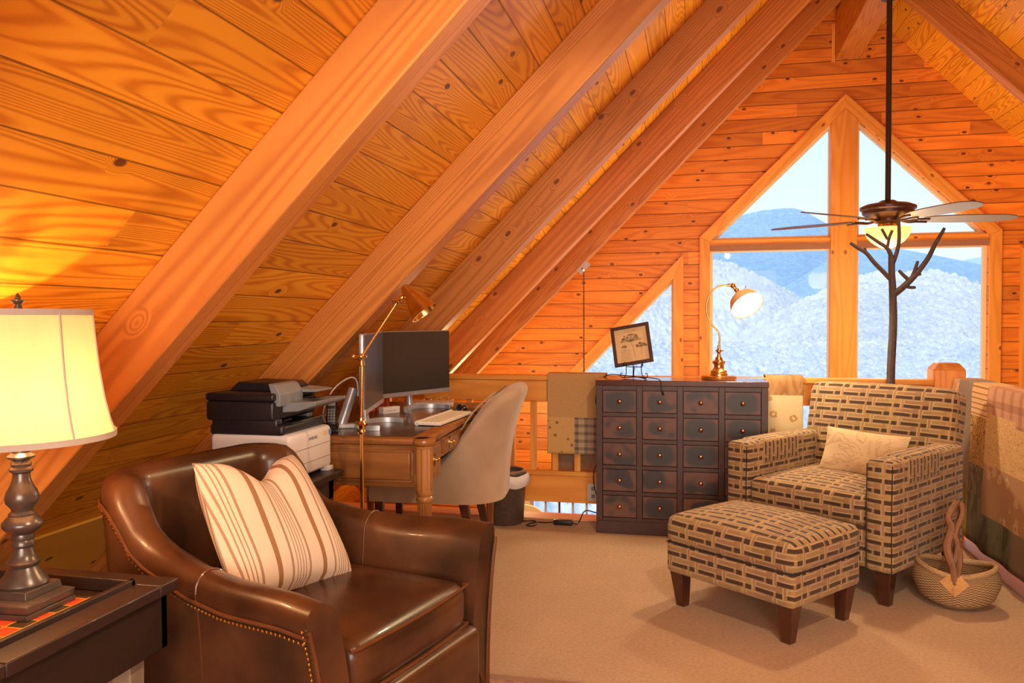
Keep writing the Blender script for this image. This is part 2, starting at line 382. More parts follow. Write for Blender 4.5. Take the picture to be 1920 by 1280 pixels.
# ------------------------------------------------------------------ mesh builder
def lerp(a, b, t): return a + (b - a) * t
class B:
    def __init__(s): s.v = []; s.f = []; s.mi = []; s.uvs = None; s.m = 0
    def add(s, vs, fs, T=None):
        n = len(s.v)
        for p in vs:
            p = Vector(p); s.v.append(T @ p if T is not None else p)
        for f in fs: s.f.append([i + n for i in f]); s.mi.append(s.m)
        return s
    def box(s, lo, hi, T=None):
        (a, b, c), (d, e, f) = lo, hi
        return s.add([(a, b, c), (d, b, c), (d, e, c), (a, e, c), (a, b, f), (d, b, f), (d, e, f), (a, e, f)],
                     [(0, 3, 2, 1), (4, 5, 6, 7), (0, 1, 5, 4), (1, 2, 6, 5), (2, 3, 7, 6), (3, 0, 4, 7)], T)
    def cbox(s, c, d, T=None): return s.box([c[i] - d[i] / 2 for i in range(3)], [c[i] + d[i] / 2 for i in range(3)], T)
    def taper(s, c0, d0, c1, d1, T=None):
        vs = []
        for c, d in ((c0, d0), (c1, d1)):
            for sx, sy in ((-1, -1), (1, -1), (1, 1), (-1, 1)): vs.append((c[0] + sx * d[0] / 2, c[1] + sy * d[1] / 2, c[2]))
        return s.add(vs, [(0, 3, 2, 1), (4, 5, 6, 7), (0, 1, 5, 4), (1, 2, 6, 5), (2, 3, 7, 6), (3, 0, 4, 7)], T)
    def lathe(s, prof, n=32, T=None, cap=True, flute=0, fd=.1):
        vs = []; fs = []
        for r, z in prof:
            for k in range(n):
                a = 2 * PI * k / n; rr = r * (1 - fd * abs(math.sin(a * flute / 2)) if flute else 1); vs.append((rr * math.cos(a), rr * math.sin(a), z))
        for i in range(len(prof) - 1):
            for k in range(n): fs.append((i * n + k, i * n + (k + 1) % n, (i + 1) * n + (k + 1) % n, (i + 1) * n + k))
        if cap:
            fs.append(tuple(range(n - 1, -1, -1))); m = (len(prof) - 1) * n; fs.append(tuple(range(m, m + n)))
        return s.add(vs, fs, T)
    def cyl(s, p, q, r, n=16, r2=None):
        p, q = Vector(p), Vector(q); d = q - p; T = Matrix.Translation(p) @ d.to_track_quat('Z', 'Y').to_matrix().to_4x4()
        return s.lathe([(r, 0), (r if r2 is None else r2, d.length)], n, T)
    def sph(s, c, r, n=16, sc=(1, 1, 1)):
        pr = [(max(1e-4, math.sin(PI * i / (n // 2))) * r, -math.cos(PI * i / (n // 2)) * r) for i in range(n // 2 + 1)]
        return s.lathe(pr, n, Matrix.Translation(Vector(c)) @ Matrix.Diagonal((*sc, 1)), cap=False)
    def loft(s, rings, cap=True, close=False, T=None):
        n = len(rings[0]); vs = [p for r in rings for p in r]; fs = []
        m = len(rings)
        for i in range(m if close else m - 1):
            j = (i + 1) % m
            for k in range(n): fs.append((i * n + k, i * n + (k + 1) % n, j * n + (k + 1) % n, j * n + k))
        if cap and not close: fs.append(tuple(range(n - 1, -1, -1))); fs.append(tuple(range((m - 1) * n, m * n)))
        return s.add(vs, fs, T)
    def tube(s, pts, r, n=8, rr=None, smooth=0, close=False):
        P = [Vector(p) for p in pts]
        if smooth: P = crom(P, smooth, close)
        N = len(P); rs = [r] * N if rr is None else [lerp(rr[int(i / (N - 1) * (len(rr) - 1))], rr[min(len(rr) - 1, int(i / (N - 1) * (len(rr) - 1)) + 1)], (i / (N - 1) * (len(rr) - 1)) % 1) for i in range(N)]
        rings = []; up = None
        for i, p in enumerate(P):
            t = (P[(i + 1) % N] - P[i - 1]) if close else (P[min(i + 1, N - 1)] - P[max(i - 1, 0)])
            t.normalize()
            if up is None: up = t.orthogonal().normalized()
            up = (up - t * up.dot(t)).normalized(); w = t.cross(up)
            rings.append([p + (up * math.cos(2 * PI * k / n) + w * math.sin(2 * PI * k / n)) * rs[i] for k in range(n)])
        return s.loft(rings, True, close)
    def prism(s, poly, y0, y1, T=None):
        """poly in (x,z), extruded along y"""
        n = len(poly); vs = [(x, y0, z) for x, z in poly] + [(x, y1, z) for x, z in poly]
        fs = [tuple(range(n)), tuple(range(2 * n - 1, n - 1, -1))] + [(i, i + n, (i + 1) % n + n, (i + 1) % n) for i in range(n)]
        return s.add(vs, fs, T)
    def rbox(s, c, d, r=.03, crown=(0, 0, 0), n=4, seg=6, T=None):
        """soft box: rounded edges, optional crown (bulge) per axis"""
        h = [x / 2 for x in d]; idx = {}; vs = []; fs = []
        def ax(hh):
            rr = min(r, hh * .98); a = [-hh + rr * (1 - math.cos(PI / 2 * i / n)) for i in range(n + 1)]
            mid = [lerp(-hh + rr, hh - rr, i / seg) for i in range(1, seg)]
            return a + mid + [-v for v in reversed(a)]
        A = [ax(v) for v in h]
        def vert(i, j, k):
            if (i, j, k) in idx: return idx[i, j, k]
            p = Vector((A[0][i], A[1][j], A[2][k])); q = Vector([max(-h[t] + min(r, h[t] * .98), min(h[t] - min(r, h[t] * .98), p[t])) for t in range(3)])
            dd = p - q
            if dd.length > 1e-9: p = q + dd.normalized() * min(r, *[v * .98 for v in h]) if max(abs(x) for x in dd) > 1e-9 else p
            for t in range(3):
                if crown[t]:
                    o = [x for x in range(3) if x != t]; w = 1
                    for x in o: w *= max(0, 1 - (p[x] / h[x]) ** 2)
                    p[t] += crown[t] * w * (p[t] / h[t])
            idx[i, j, k] = len(vs); vs.append(p + Vector(c)); return idx[i, j, k]
        L = [len(a) for a in A]
        for t in range(3):
            u, v = (t + 1) % 3, (t + 2) % 3
            for side in (0, L[t] - 1):
                for a in range(L[u] - 1):
                    for b in range(L[v] - 1):
                        q = []
                        for (da, db) in ((0, 0), (1, 0), (1, 1), (0, 1)):
                            ijk = [0, 0, 0]; ijk[t] = side; ijk[u] = a + da; ijk[v] = b + db; q.append(vert(*ijk))
                        if side == 0: q.reverse()
                        if len(set(q)) > 2: fs.append(tuple(q))
        return s.add(vs, fs, T)
    def grid(s, fn, nu, nv, T=None):
        vs = [fn(i / nu, j / nv) for j in range(nv + 1) for i in range(nu + 1)]; w = nu + 1
        return s.add(vs, [(j * w + i, j * w + i + 1, (j + 1) * w + i + 1, (j + 1) * w + i) for j in range(nv) for i in range(nu)], T)
    def build(s, name, mat, parent=None, uv=True, bevel=0, sub=0, sharp=38, uvfn=None, merge=False, solid=0, org=None):
        me = bpy.data.meshes.new(name)
        off = Vector(org) if org is not None else Vector((0, 0, 0))
        me.from_pydata([v - off for v in s.v], [], s.f)
        for m_ in (mat if isinstance(mat, (list, tuple)) else [mat]): me.materials.append(m_)
        if isinstance(mat, (list, tuple)): me.polygons.foreach_set('material_index', s.mi)
        me.update()
        bm = bmesh.new(); bm.from_mesh(me)
        if merge: bmesh.ops.remove_doubles(bm, verts=bm.verts, dist=1e-5)
        if not solid: bmesh.ops.recalc_face_normals(bm, faces=bm.faces)
        bm.to_mesh(me); bm.free()
        if uvfn or uv:
            ul = me.uv_layers.new(name='UVMap')
            for p in me.polygons:
                n = p.normal; a = max(range(3), key=lambda i: abs(n[i]))
                for li in p.loop_indices:
                    co = me.vertices[me.loops[li].vertex_index].co
                    if uvfn: ul.data[li].uv = uvfn(co, me.loops[li].vertex_index)
                    else: ul.data[li].uv = ((co.y, co.z), (co.x, co.z), (co.x, co.y))[a]
        me.polygons.foreach_set('use_smooth', [True] * len(me.polygons))
        me.set_sharp_from_angle(angle=R(sharp))
        o = bpy.data.objects.new(name, me); COL.objects.link(o)
        if org is not None: o.location = off
        if parent is not None: o.parent = parent
        if solid: md = o.modifiers.new('solid', 'SOLIDIFY'); md.thickness = solid; md.offset = -1
        if bevel: md = o.modifiers.new('bevel', 'BEVEL'); md.width = bevel; md.segments = 2; md.limit_method = 'ANGLE'; md.angle_limit = R(35)
        if sub: md = o.modifiers.new('sub', 'SUBSURF'); md.levels = sub; md.render_levels = sub
        return o
def crom(P, k, close=False):
    out = []; n = len(P)
    for i in range(n if close else n - 1):
        g = (lambda j: P[j % n]) if close else (lambda j: P[max(0, min(n - 1, j))])
        a, b, c, d = g(i - 1), g(i), g(i + 1), g(i + 2)
        for q in range(k):
            t = q / k; out.append(.5 * ((2 * b) + (c - a) * t + (2 * a - 5 * b + 4 * c - d) * t * t + (3 * b - a - 3 * c + d) * t ** 3))
    if not close: out.append(P[-1])
    return out
def interp(x, tab):
    for (a, p), (b, q) in zip(tab, tab[1:]):
        if x <= b: return lerp(p, q, (x - a) / (b - a)) if x > a else p
    return tab[-1][1]
def TR(loc, rz=0, rx=0, ry=0): return Matrix.Translation(Vector(loc)) @ Euler((R(rx), R(ry), R(rz))).to_matrix().to_4x4()

def tag(o, label, cat, group=None, kind=None):
    o['label'] = label; o['category'] = cat
    if group: o['group'] = group
    if kind: o['kind'] = kind
    return o
def struct(o, label=None):
    o['kind'] = 'structure'
    if label: o['label'] = label
    return o
def thing(name, label, cat, loc=(0, 0, 0), rz=0, group=None):
    o = bpy.data.objects.new(name, None); COL.objects.link(o); o.empty_display_size = .1
    o.location = loc; o.rotation_euler = (0, 0, R(rz)); return tag(o, label, cat, group)
def plabel(o, t): o['label'] = t; return o
def placed(o, T): o.matrix_world = T; return o
def dup(root, loc=None, rz=None, label=None):
    r = root.copy(); COL.objects.link(r)
    if loc is not None: r.location = loc
    if rz is not None: r.rotation_euler = (0, 0, R(rz))
    if label: r['label'] = label
    for ch in list(root.children):
        c = ch.copy(); COL.objects.link(c); c.parent = r
        for g in ch.children: d = g.copy(); COL.objects.link(d); d.parent = c
    return r
def text_mesh(name, txt, size, mat, parent, T, ext=.0006):
    cu = bpy.data.curves.new(name, 'FONT'); cu.body = txt; cu.size = size; cu.extrude = ext; cu.align_x = 'CENTER'; cu.align_y = 'CENTER'
    tmp = bpy.data.objects.new('tmp', cu); COL.objects.link(tmp); bpy.context.view_layer.update()
    me = bpy.data.meshes.new_from_object(tmp.evaluated_get(bpy.context.evaluated_depsgraph_get())); bpy.data.objects.remove(tmp)
    me.transform(T); me.materials.clear(); me.materials.append(mat); me.name = name
    o = bpy.data.objects.new(name, me); COL.objects.link(o); o.parent = parent; return o
def holed(name, outer, holes, y0, y1, mat, rot=True):
    """flat wall panel in the xz plane with openings, thickness along y"""
    cu = bpy.data.curves.new(name, 'CURVE'); cu.dimensions = '2D'; cu.fill_mode = 'BOTH'; cu.extrude = (y1 - y0) / 2
    for pl in [outer] + holes:
        sp = cu.splines.new('POLY'); sp.points.add(len(pl) - 1); sp.use_cyclic_u = True
        for i, (x, z) in enumerate(pl): sp.points[i].co = (x, z, 0, 1)
    tmp = bpy.data.objects.new('tmp', cu); COL.objects.link(tmp); bpy.context.view_layer.update()
    me = bpy.data.meshes.new_from_object(tmp.evaluated_get(bpy.context.evaluated_depsgraph_get())); bpy.data.objects.remove(tmp)
    me.materials.clear(); me.materials.append(mat); me.name = name
    o = bpy.data.objects.new(name, me); COL.objects.link(o)
    o.matrix_world = Matrix(((1, 0, 0, 0), (0, 0, 1, (y0 + y1) / 2), (0, 1, 0, 0), (0, 0, 0, 1))); return o

# ================================================================== THE SHELL
GY = 8.5                 # inner face of the gable wall
XR, ZR = 1.45, 4.43      # ridge
S2 = math.sqrt(.5)
# loft floor
B().box((-3.35, -2.6, -.24), (1.42, 4.90, 0)).build('floor', M['carpet'])
struct(bpy.data.objects['floor'])
struct(B().box((-3.6, 4.90, -.24), (1.56, 5.06, .004)).build('trim_1', M['edge'], bevel=.004))
struct(B().box((1.42, -2.6, -.24), (1.56, 4.90, .006)).build('trim_2', M['edgey'], bevel=.004))
# lower great room floor
lf = B().box((-6.5, -2.8, -2.75), (9.5, 9.0, -2.62)).build('floor_lower', wood('lower_pine_floor', (.62, .33, .12), (.40, .18, .06), 1, 0, freq=6, knots=.1, ring=.5)); struct(lf)
# roof slopes: local x runs with the boards (world Y), local y runs up the slope
def slope(name, side):
    L, Ww = 12.0, 11.4
    o = B().box((0, -.0, 0), (L, Ww, .10)).build(name, M['ceil'])
    up = Vector((side * S2, 0, S2)); al = Vector((0, 1, 0)); n = al.cross(up) if side > 0 else al.cross(up)
    if n.z < 0: n = -n
    base = Vector((XR, -3.0, ZR)) - up * Ww
    m3 = Matrix((al, up, n)).transposed().to_4x4()
    if m3.determinant() < 0: m3 = Matrix((-al, up, n)).transposed().to_4x4(); base = base + al * L
    m3.translation = base; o.matrix_world = m3; struct(o); return o
slope('ceiling', 1); slope('ceiling_right', -1)
# plain pale plank where the left slope meets the carpet
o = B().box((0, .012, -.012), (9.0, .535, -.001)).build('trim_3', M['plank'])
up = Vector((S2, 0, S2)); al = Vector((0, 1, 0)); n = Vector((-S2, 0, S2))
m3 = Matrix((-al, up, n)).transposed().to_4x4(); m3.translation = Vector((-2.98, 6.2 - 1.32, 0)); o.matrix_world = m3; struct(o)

# gable wall with its windows
ax = 1.434
win_c = [(.138, -.35), (2.73, -.35), (2.73, 2.04), (ax, 3.31), (.138, 2.04)]
tl = [(-1.28, .58), (-.232, .58), (-.232, 1.66)]
trr = [(2 * ax - x, z) for x, z in tl]; trr.reverse()
apex = [(ax - .14, 3.17), (ax + .14, 3.17), (ax, 3.315)]
low = [(-1.75, -2.3), (-.9, -2.3), (-.9, -.70), (-1.75, -.70)]
outer = [(-6.2, -2.7), (9.1, -2.7), (9.1, -3.3 + .0), (9.1, -3.3), (XR, ZR + .02), (-6.2, -3.3)]
outer = [(-5.7, -2.72), (8.6, -2.72), (XR, ZR)]
gw = holed('wall_gable', outer, [win_c, tl, trr, low], GY, GY + .16, M['gable'])
# object coords: x along the boards, y = world z -> boards stack in local y
struct(gw)
struct(B().box((-6, -2.9, -2.72), (9, -2.75, 6)).build('wall_rear', M['gable']))

def trim_poly(b, pts, w, y0, y1, closed=True):
    """flat casing boards around an opening; w outward"""
    n = len(pts); c = Vector((sum(p[0] for p in pts) / n, sum(p[1] for p in pts) / n)); off = []
    for i in range(n):
        p0, p1, p2 = Vector(pts[i - 1]), Vector(pts[i]), Vector(pts[(i + 1) % n])
        def nn(a, q):
            d = (q - a).normalized(); m = Vector((d.y, -d.x)); return m if m.dot((a + q) / 2 - c) > 0 else -m
        n1, n2 = nn(p0, p1), nn(p1, p2); bis = (n1 + n2).normalized(); off.append(p1 + bis * (w / max(.3, bis.dot(n1))))
    return off
def casing(prefix, pts, w, parent, depth=.03, skip=()):
    off = trim_poly(None, pts, w, 0, 0); n = len(pts)
    for i in range(n):
        if i in skip: continue
        j = (i + 1) % n; a, q, qq, aa = Vector(pts[i]), Vector(pts[j]), off[j], off[i]
        d = (q - a); L = d.length; d.normalize(); nn = Vector((-d.y, d.x))
        loc = [(Vector(p) - a) for p in (a, q, qq, aa)]
        poly = [(v.dot(d), v.dot(nn)) for v in loc]
        ob = B().prism(poly, -depth, 0).build('casing_board', M['trimx'], parent, bevel=.003)
        m = Matrix(((d.x, 0, nn.x, a.x), (0, 1, 0, GY), (d.y, 0, nn.y, a.y), (0, 0, 0, 1))); ob.matrix_local = m
def win_root(name, label):
    o = bpy.data.objects.new(name, None); COL.objects.link(o); o['kind'] = 'structure'; o['label'] = label; return o
w1 = win_root('window_1', 'tall pointed central window with a wide centre mullion')
casing('w1', win_c, .105, w1)
# sash inside the opening; its pale colour imitates jambs lit by the sky
M['sash'] = plain('skylit_sash', (.85, .66, .40), .5, var=.04)
def sash(pts, parent, w=.035, y0=GY + .06, y1=GY + .12, mat='sash'):
    inn = trim_poly(None, pts, -w, 0, 0); n = len(pts)
    for i in range(n):
        j = (i + 1) % n; poly = [pts[i], pts[j], tuple(inn[j]), tuple(inn[i])]
        B().prism(poly, y0, y1).build('sash', M[mat], parent)
mw = .112
B().prism([(ax - mw - .02, -.35), (ax + mw, -.35), (ax + mw, 3.20), (ax, 3.31), (ax - mw - .02, 3.18)], GY - .034, GY + .13).build('mullion', M['trimz'], w1, bevel=.004)
B().box((.14, GY - .012, 1.940), (ax - mw - .02, GY + .03, 2.0)).box((ax + mw, GY - .012, 1.940), (2.728, GY + .03, 2.0)).build('roller_blind', plain('brown_roller_blind', (.36, .17, .10), .7), w1)
B().prism(apex, GY + .0, GY + .13).build('apex_block', M['trimx'], w1)
B().box((.138, GY + .005, 1.955), (2.73, GY + .13, 2.055)).build('transom', M['trimx'], w1, bevel=.003)
lower_l = [(.138, -.35), (ax - mw, -.35), (ax - mw, 1.96), (.138, 1.96)]
lower_r = [(ax + mw, -.35), (2.73, -.35), (2.73, 1.96), (ax + mw, 1.96)]
up_l = [(.138, 2.05), (ax - mw, 2.05), (ax - mw, 3.19)]
up_l = [(.148, 2.05), (ax - mw, 2.05), (ax - mw, 3.20)]
up_r = [(ax + mw, 2.05), (2.72, 2.05), (ax + mw, 3.20)]
for pts in (lower_l, lower_r, up_l, up_r):
    sash(pts, w1, .030)
    B().prism(pts, GY + .088, GY + .094).build('pane', M['glass'], w1)
w2 = win_root('window_2', 'triangular window left of the central window'); casing('w2', tl, .105, w2); sash(tl, w2, .02); B().prism(tl, GY + .088, GY + .094).build('pane', M['glass'], w2)
w3 = win_root('window_3', 'triangular window right of the central window'); casing('w3', trr, .105, w3); sash(trr, w3, .02); B().prism(trr, GY + .088, GY + .094).build('pane', M['glass'], w3)
w4 = win_root('window_4', 'paned window of the room below'); casing('w4', low, .06, w4)
B().prism(low, GY + .088, GY + .094).build('pane', M['glass'], w4)
for x in (-1.6, -1.45, -1.3, -1.15, -1.02): B().box((x - .01, GY + .05, -2.3), (x + .01, GY + .10, -.7)).build('window_bar', M['white'], w4)

# rafters
RD = .200
def rafter(name, y0, side, top=0.0, t=.115):
    L = 6.6; o = B().box((0, 0, -RD), (L, t, 0)).build(name, M['rafter'], bevel=.006)
    up = Vector((side * S2, 0, S2)); al = Vector((0, 1, 0)); nn = Vector((-side * S2, 0, S2)); base = Vector((XR, y0, ZR)) - up * L
    if side < 0: al = -al; base.y += t
    m = Matrix((up, al, nn)).transposed().to_4x4(); m.translation = base; o.matrix_world = m; return struct(o)
for i, y in enumerate((-.50, .79, 2.077, 3.372, 4.65, 5.91, 6.99)):
    rafter('rafter', y, 1); 
for i, y in enumerate((-.50, .79, 2.077, 3.372, 4.65, 5.91, 7.25)):
    rafter('rafter', y, -1)
rb = B().box((0, -.115, 0), (11.3, .115, .45)).build('ridge_beam', M['rafter'], bevel=.006); struct(rb)
m = Matrix(((0, 1, 0, XR), (1, 0, 0, -2.75), (0, 0, 1, 3.80), (0, 0, 0, 1)))
m = Matrix(((0, -1, 0, XR), (1, 0, 0, -2.75), (0, 0, 1, 3.80), (0, 0, 0, 1))); rb.matrix_world = m
struct(B().box((XR - .15, GY - .022, 3.78), (XR - .118, GY, 4.15)).build('trim_4', M['trimz']))

# railing across the loft edge (front) and down the right side
def railing(name, label, L, T, skip_post=False, posts=()):
    r = thing(name, label, 'railing'); r['kind'] = 'structure'
    B().box((0, -.04, .735), (L, .0, .865)).build('top_board', M['trimx'], r, bevel=.004)
    B().box((0, -.055, .865), (L, .045, .897)).build('handrail', M['trimx'], r, bevel=.006)
    B().box((0, -.02, .092), (L, .02, .262)).build('bottom_board', M['trimx'], r, bevel=.004)
    B().box((0, -.032, .262), (L, .032, .292)).build('lower_cap', M['trimx'], r, bevel=.004)
    n = int(L / .141)
    for k in range(n + 1):
        x = k * .141 + .03
        if x < L - .03: B().box((x - .019, -.019, .292), (x + .019, .019, .735)).build('baluster', M['trimz'], r, bevel=.002)
    r.matrix_world = T; return r
railing('front_railing', 'pine railing with square balusters along the loft edge behind the chest', 3.367, TR((-1.179 - .141 * 6 - .03 + .03 - .0, 4.99, 0)))
railing('side_railing', 'pine railing under the patchwork quilt on the right side of the loft', 6.9, TR((1.49, -2.0, 0), 90))
p = thing('newel_post', 'square pine newel post with chamfered cap at the railing corner', 'post', (1.39, 4.99, 0)); p['kind'] = 'structure'
B().box((-.08, -.08, 0), (.08, .08, .955)).build('shaft', M['post'], p, bevel=.006)
B().taper((0, 0, .955), (.16, .16), (0, 0, .992), (.105, .105)).build('cap', M['post'], p, bevel=.003)

# ================================================================== OUTSIDE
def terrain(name, D, sil, drop, col_a, col_b, label, kind, rough_amp, freq, near, ns=260, nr=60, canopy=0):
    """hill seen at distance D: sil = [(azimuth slope x/y, elevation slope z/y)], falling towards the house"""
    random.seed(3)
    from mathutils import noise as nz
    b = B()
    a0, a1 = sil[0][0], sil[-1][0]
    def fn(u, v):
        a = lerp(a0, a1, u); e = interp(a, sil)
        y = lerp(D, near, v); zt = e * D; zb = -drop
        z = lerp(zt, zb, v ** .85) if v > 0 else zt
        p = Vector((a * y, y, z))
        k = nz.fractal(Vector((a * freq * 3, y / D * freq * 2, 1.3)), 1, 2, 5) * rough_amp * D * min(1, v * 6 + .12)
        if canopy: k += (.5 - abs(nz.noise(Vector((a * y / canopy, y / canopy, 0))))) * canopy * 1.0 + nz.noise(Vector((a * y / canopy * 2.3, y / canopy * 2.3, 4))) * canopy * .4
        return (p.x, p.y, 1.25 + z + k)
    b.grid(fn, ns, nr)
    g = G(name + '_ground'); x, y, z = g.coord(); n = g.noise(g.comb(x, y, z), 90. / D, 6, .65); n2 = g.noise(g.comb(x, y, z), 9. / D, 3)
    d, kk = g.vor(g.comb(x, y, z), 260. / D)
    c = g.mix((n * .6 + n2 * .5 + d * .35 - .15).sm(.15, .95), col_a, col_b); m = g.set(c, .95, spec=.05)
    o = b.build(name, m, uv=False, sharp=60)
    if kind: o['kind'] = kind
    if label: o['label'] = label
    return o
terrain('mountain', 3600, [(-.30, .03), (-.067, .084), (.016, .111), (.047, .123), (.077, .129), (.1, .1305), (.113, .13), (.125, .126), (.149, .111), (.173, .097), (.202, .081), (.236, .058), (.27, .04), (.40, -.003)], 300, (.20, .32, .46), (.34, .46, .58), 'haze-blue rounded mountain in the distance', 'structure', .012, .9, 1900)  # distance haze is mixed into the blue colours of these ridges
terrain('mountain_ridge', 2500, [(-.2, .02), (.09, .03), (.155, .07), (.178, .092), (.201, .089), (.228, .079), (.269, .070), (.306, .061), (.346, .05), (.45, .03)], 250, (.22, .35, .50), (.34, .46, .60), 'long haze-blue ridge in front of the mountain', 'structure', .010, .9, 1500)
terrain('far_ridge', 5200, [(.15, .03), (.236, .056), (.292, .064), (.313, .068), (.372, .069), (.5, .06)], 250, (.34, .46, .60), (.42, .54, .66), 'furthest haze-pale ridge at the right', 'structure', .008, .9, 4000)  # palest of the three, with the most haze in its colour
FA, FB = (.40, .43, .47), (.74, .72, .70)
terrain('frosted_hillside', 1300, [(-.5, .11), (-.202, .105), (-.067, .094), (.018, .070), (.047, .064), (.09, .042), (.132, .016), (.179, -.008), (.30, -.04)], 150, FA, FB, None, 'stuff', .006, 1.2, 520, canopy=7, ns=420, nr=130)
terrain('frosted_forest', 1000, [(-.2, -.06), (.05, -.02), (.12, .020), (.173, .045), (.202, .052), (.236, .052), (.261, .054), (.292, .046), (.319, .035), (.373, .022), (.6, .02)], 140, FA, FB, None, 'stuff', .006, 1.2, 380, canopy=6, ns=420, nr=130)
terrain('valley_forest', 480, [(-.6, -.02), (0, -.035), (.2, -.03), (.6, -.02)], 60, (.44, .47, .50), (.76, .75, .75), None, 'stuff', .010, 1.2, 90, canopy=4, ns=460, nr=150)
for n_, l_ in (('frosted_hillside', 'pale frosted woods on the hillside below the mountain'), ('frosted_forest', 'pale frosted woods on the rounded hill at the right'), ('valley_forest', 'pale bare trees in the valley below the windows')):
    tag(bpy.data.objects[n_], l_, 'forest', kind='stuff')

# ================================================================== SOFT SHAPES
def cushion(w, h, t, name, mat, parent=None, chop=0.0, n=26, label=None, T=None):
    """pillow in local xz plane, thickness along y"""
    b = B()
    def fn(sg):
        def f(u, v):
            a, c = 2 * u - 1, 2 * v - 1
            k = max(0, (1 - a ** 4) * (1 - c ** 4)) ** .55
            x = a * w / 2 * (1 - .07 * (1 - abs(a)) * 0 - .06 * (1 - c * c) * abs(a)); z = c * h / 2 * (1 - .06 * (1 - a * a) * abs(c))
            if chop and c > -.2:
                q = ((c + .2) / 1.2) ** 1.6; z -= chop * q * math.exp(-(a / .42) ** 2); x += a * -.03 * q
                kk = 1 - .35 * q * math.exp(-(a / .2) ** 2)
            else: kk = 1
            y = sg * t / 2 * k * kk + math.sin(a * 7 + c * 3) * .003 * k
            return (x, y, z)
        return f
    b.grid(fn(1), n, n); b.grid(fn(-1), n, n)
    me_uv = lambda co, i: (co.x + w, co.z + h)
    o = b.build(name, mat, parent, uvfn=me_uv, merge=False, sharp=60)
    if T is not None: o.matrix_world = T
    return o

def ushell(path, tops, thick, zin, zout, flare=0.0, name='shell', mat=None, parent=None, lean=0.0, outlow=0.0, uvm=True):
    """upholstered wall following a U path; tops = height at every station"""
    P = [Vector((*p, 0)) for p in path]; N = len(P); rings = []; edge = []
    for i, p in enumerate(P):
        t = (P[min(i + 1, N - 1)] - P[max(i - 1, 0)]).normalized(); nr = Vector((t.y, -t.x, 0))
        th = thick[i] if isinstance(thick, list) else thick; zt = tops[i]; fl = flare[i] if isinstance(flare, list) else flare
        ring = []; q0, q1 = zin, zout; r = th / 2
        def off(z): 
            k = max(0, (z - q1) / max(.01, (zt - q1))); return fl * k ** 2.2 + lean * k
        for k in range(5): z = lerp(q0, zt - r, k / 5); ring.append(p + nr * (-r + off(z)) + Vector((0, 0, z)))
        for k in range(9):
            a = PI - PI * k / 8; z = zt - r + r * math.sin(a); ring.append(p + nr * (r * math.cos(a) + off(z)) + Vector((0, 0, z)))
        for k in range(1, 8): z = lerp(zt - r, q1, k / 7); ring.append(p + nr * (r * .96 + off(z)) + Vector((0, 0, z)))
        rings.append(ring); edge.append((p + nr * (r + off(zt - r * 1.35)) + Vector((0, 0, zt - r * 1.35)), nr))
    b = B(); b.loft(rings); o = b.build(name, mat, parent, sharp=50)
    return o, rings, edge

def upath(hw, depth, rad, nside=7, narc=7, y0=0.0):
    """U from (+hw,y0) round the back to (-hw,y0)"""
    pts = []
    for k in range(nside): pts.append((hw, lerp(y0, depth - rad, k / nside)))
    for k in range(narc + 1): a = PI / 2 * k / narc; pts.append((hw - rad + rad * math.cos(a), depth - rad + rad * math.sin(a)))
    nb = 4
    for k in range(1, nb): pts.append((lerp(hw - rad, -hw + rad, k / nb), depth))
    for k in range(narc + 1): a = PI / 2 * k / narc; pts.append((-hw + rad - rad * math.sin(a), depth - rad + rad * math.cos(a)))
    for k in range(nside - 1, -1, -1): pts.append((-hw, lerp(y0, depth - rad, k / nside)))
    return pts

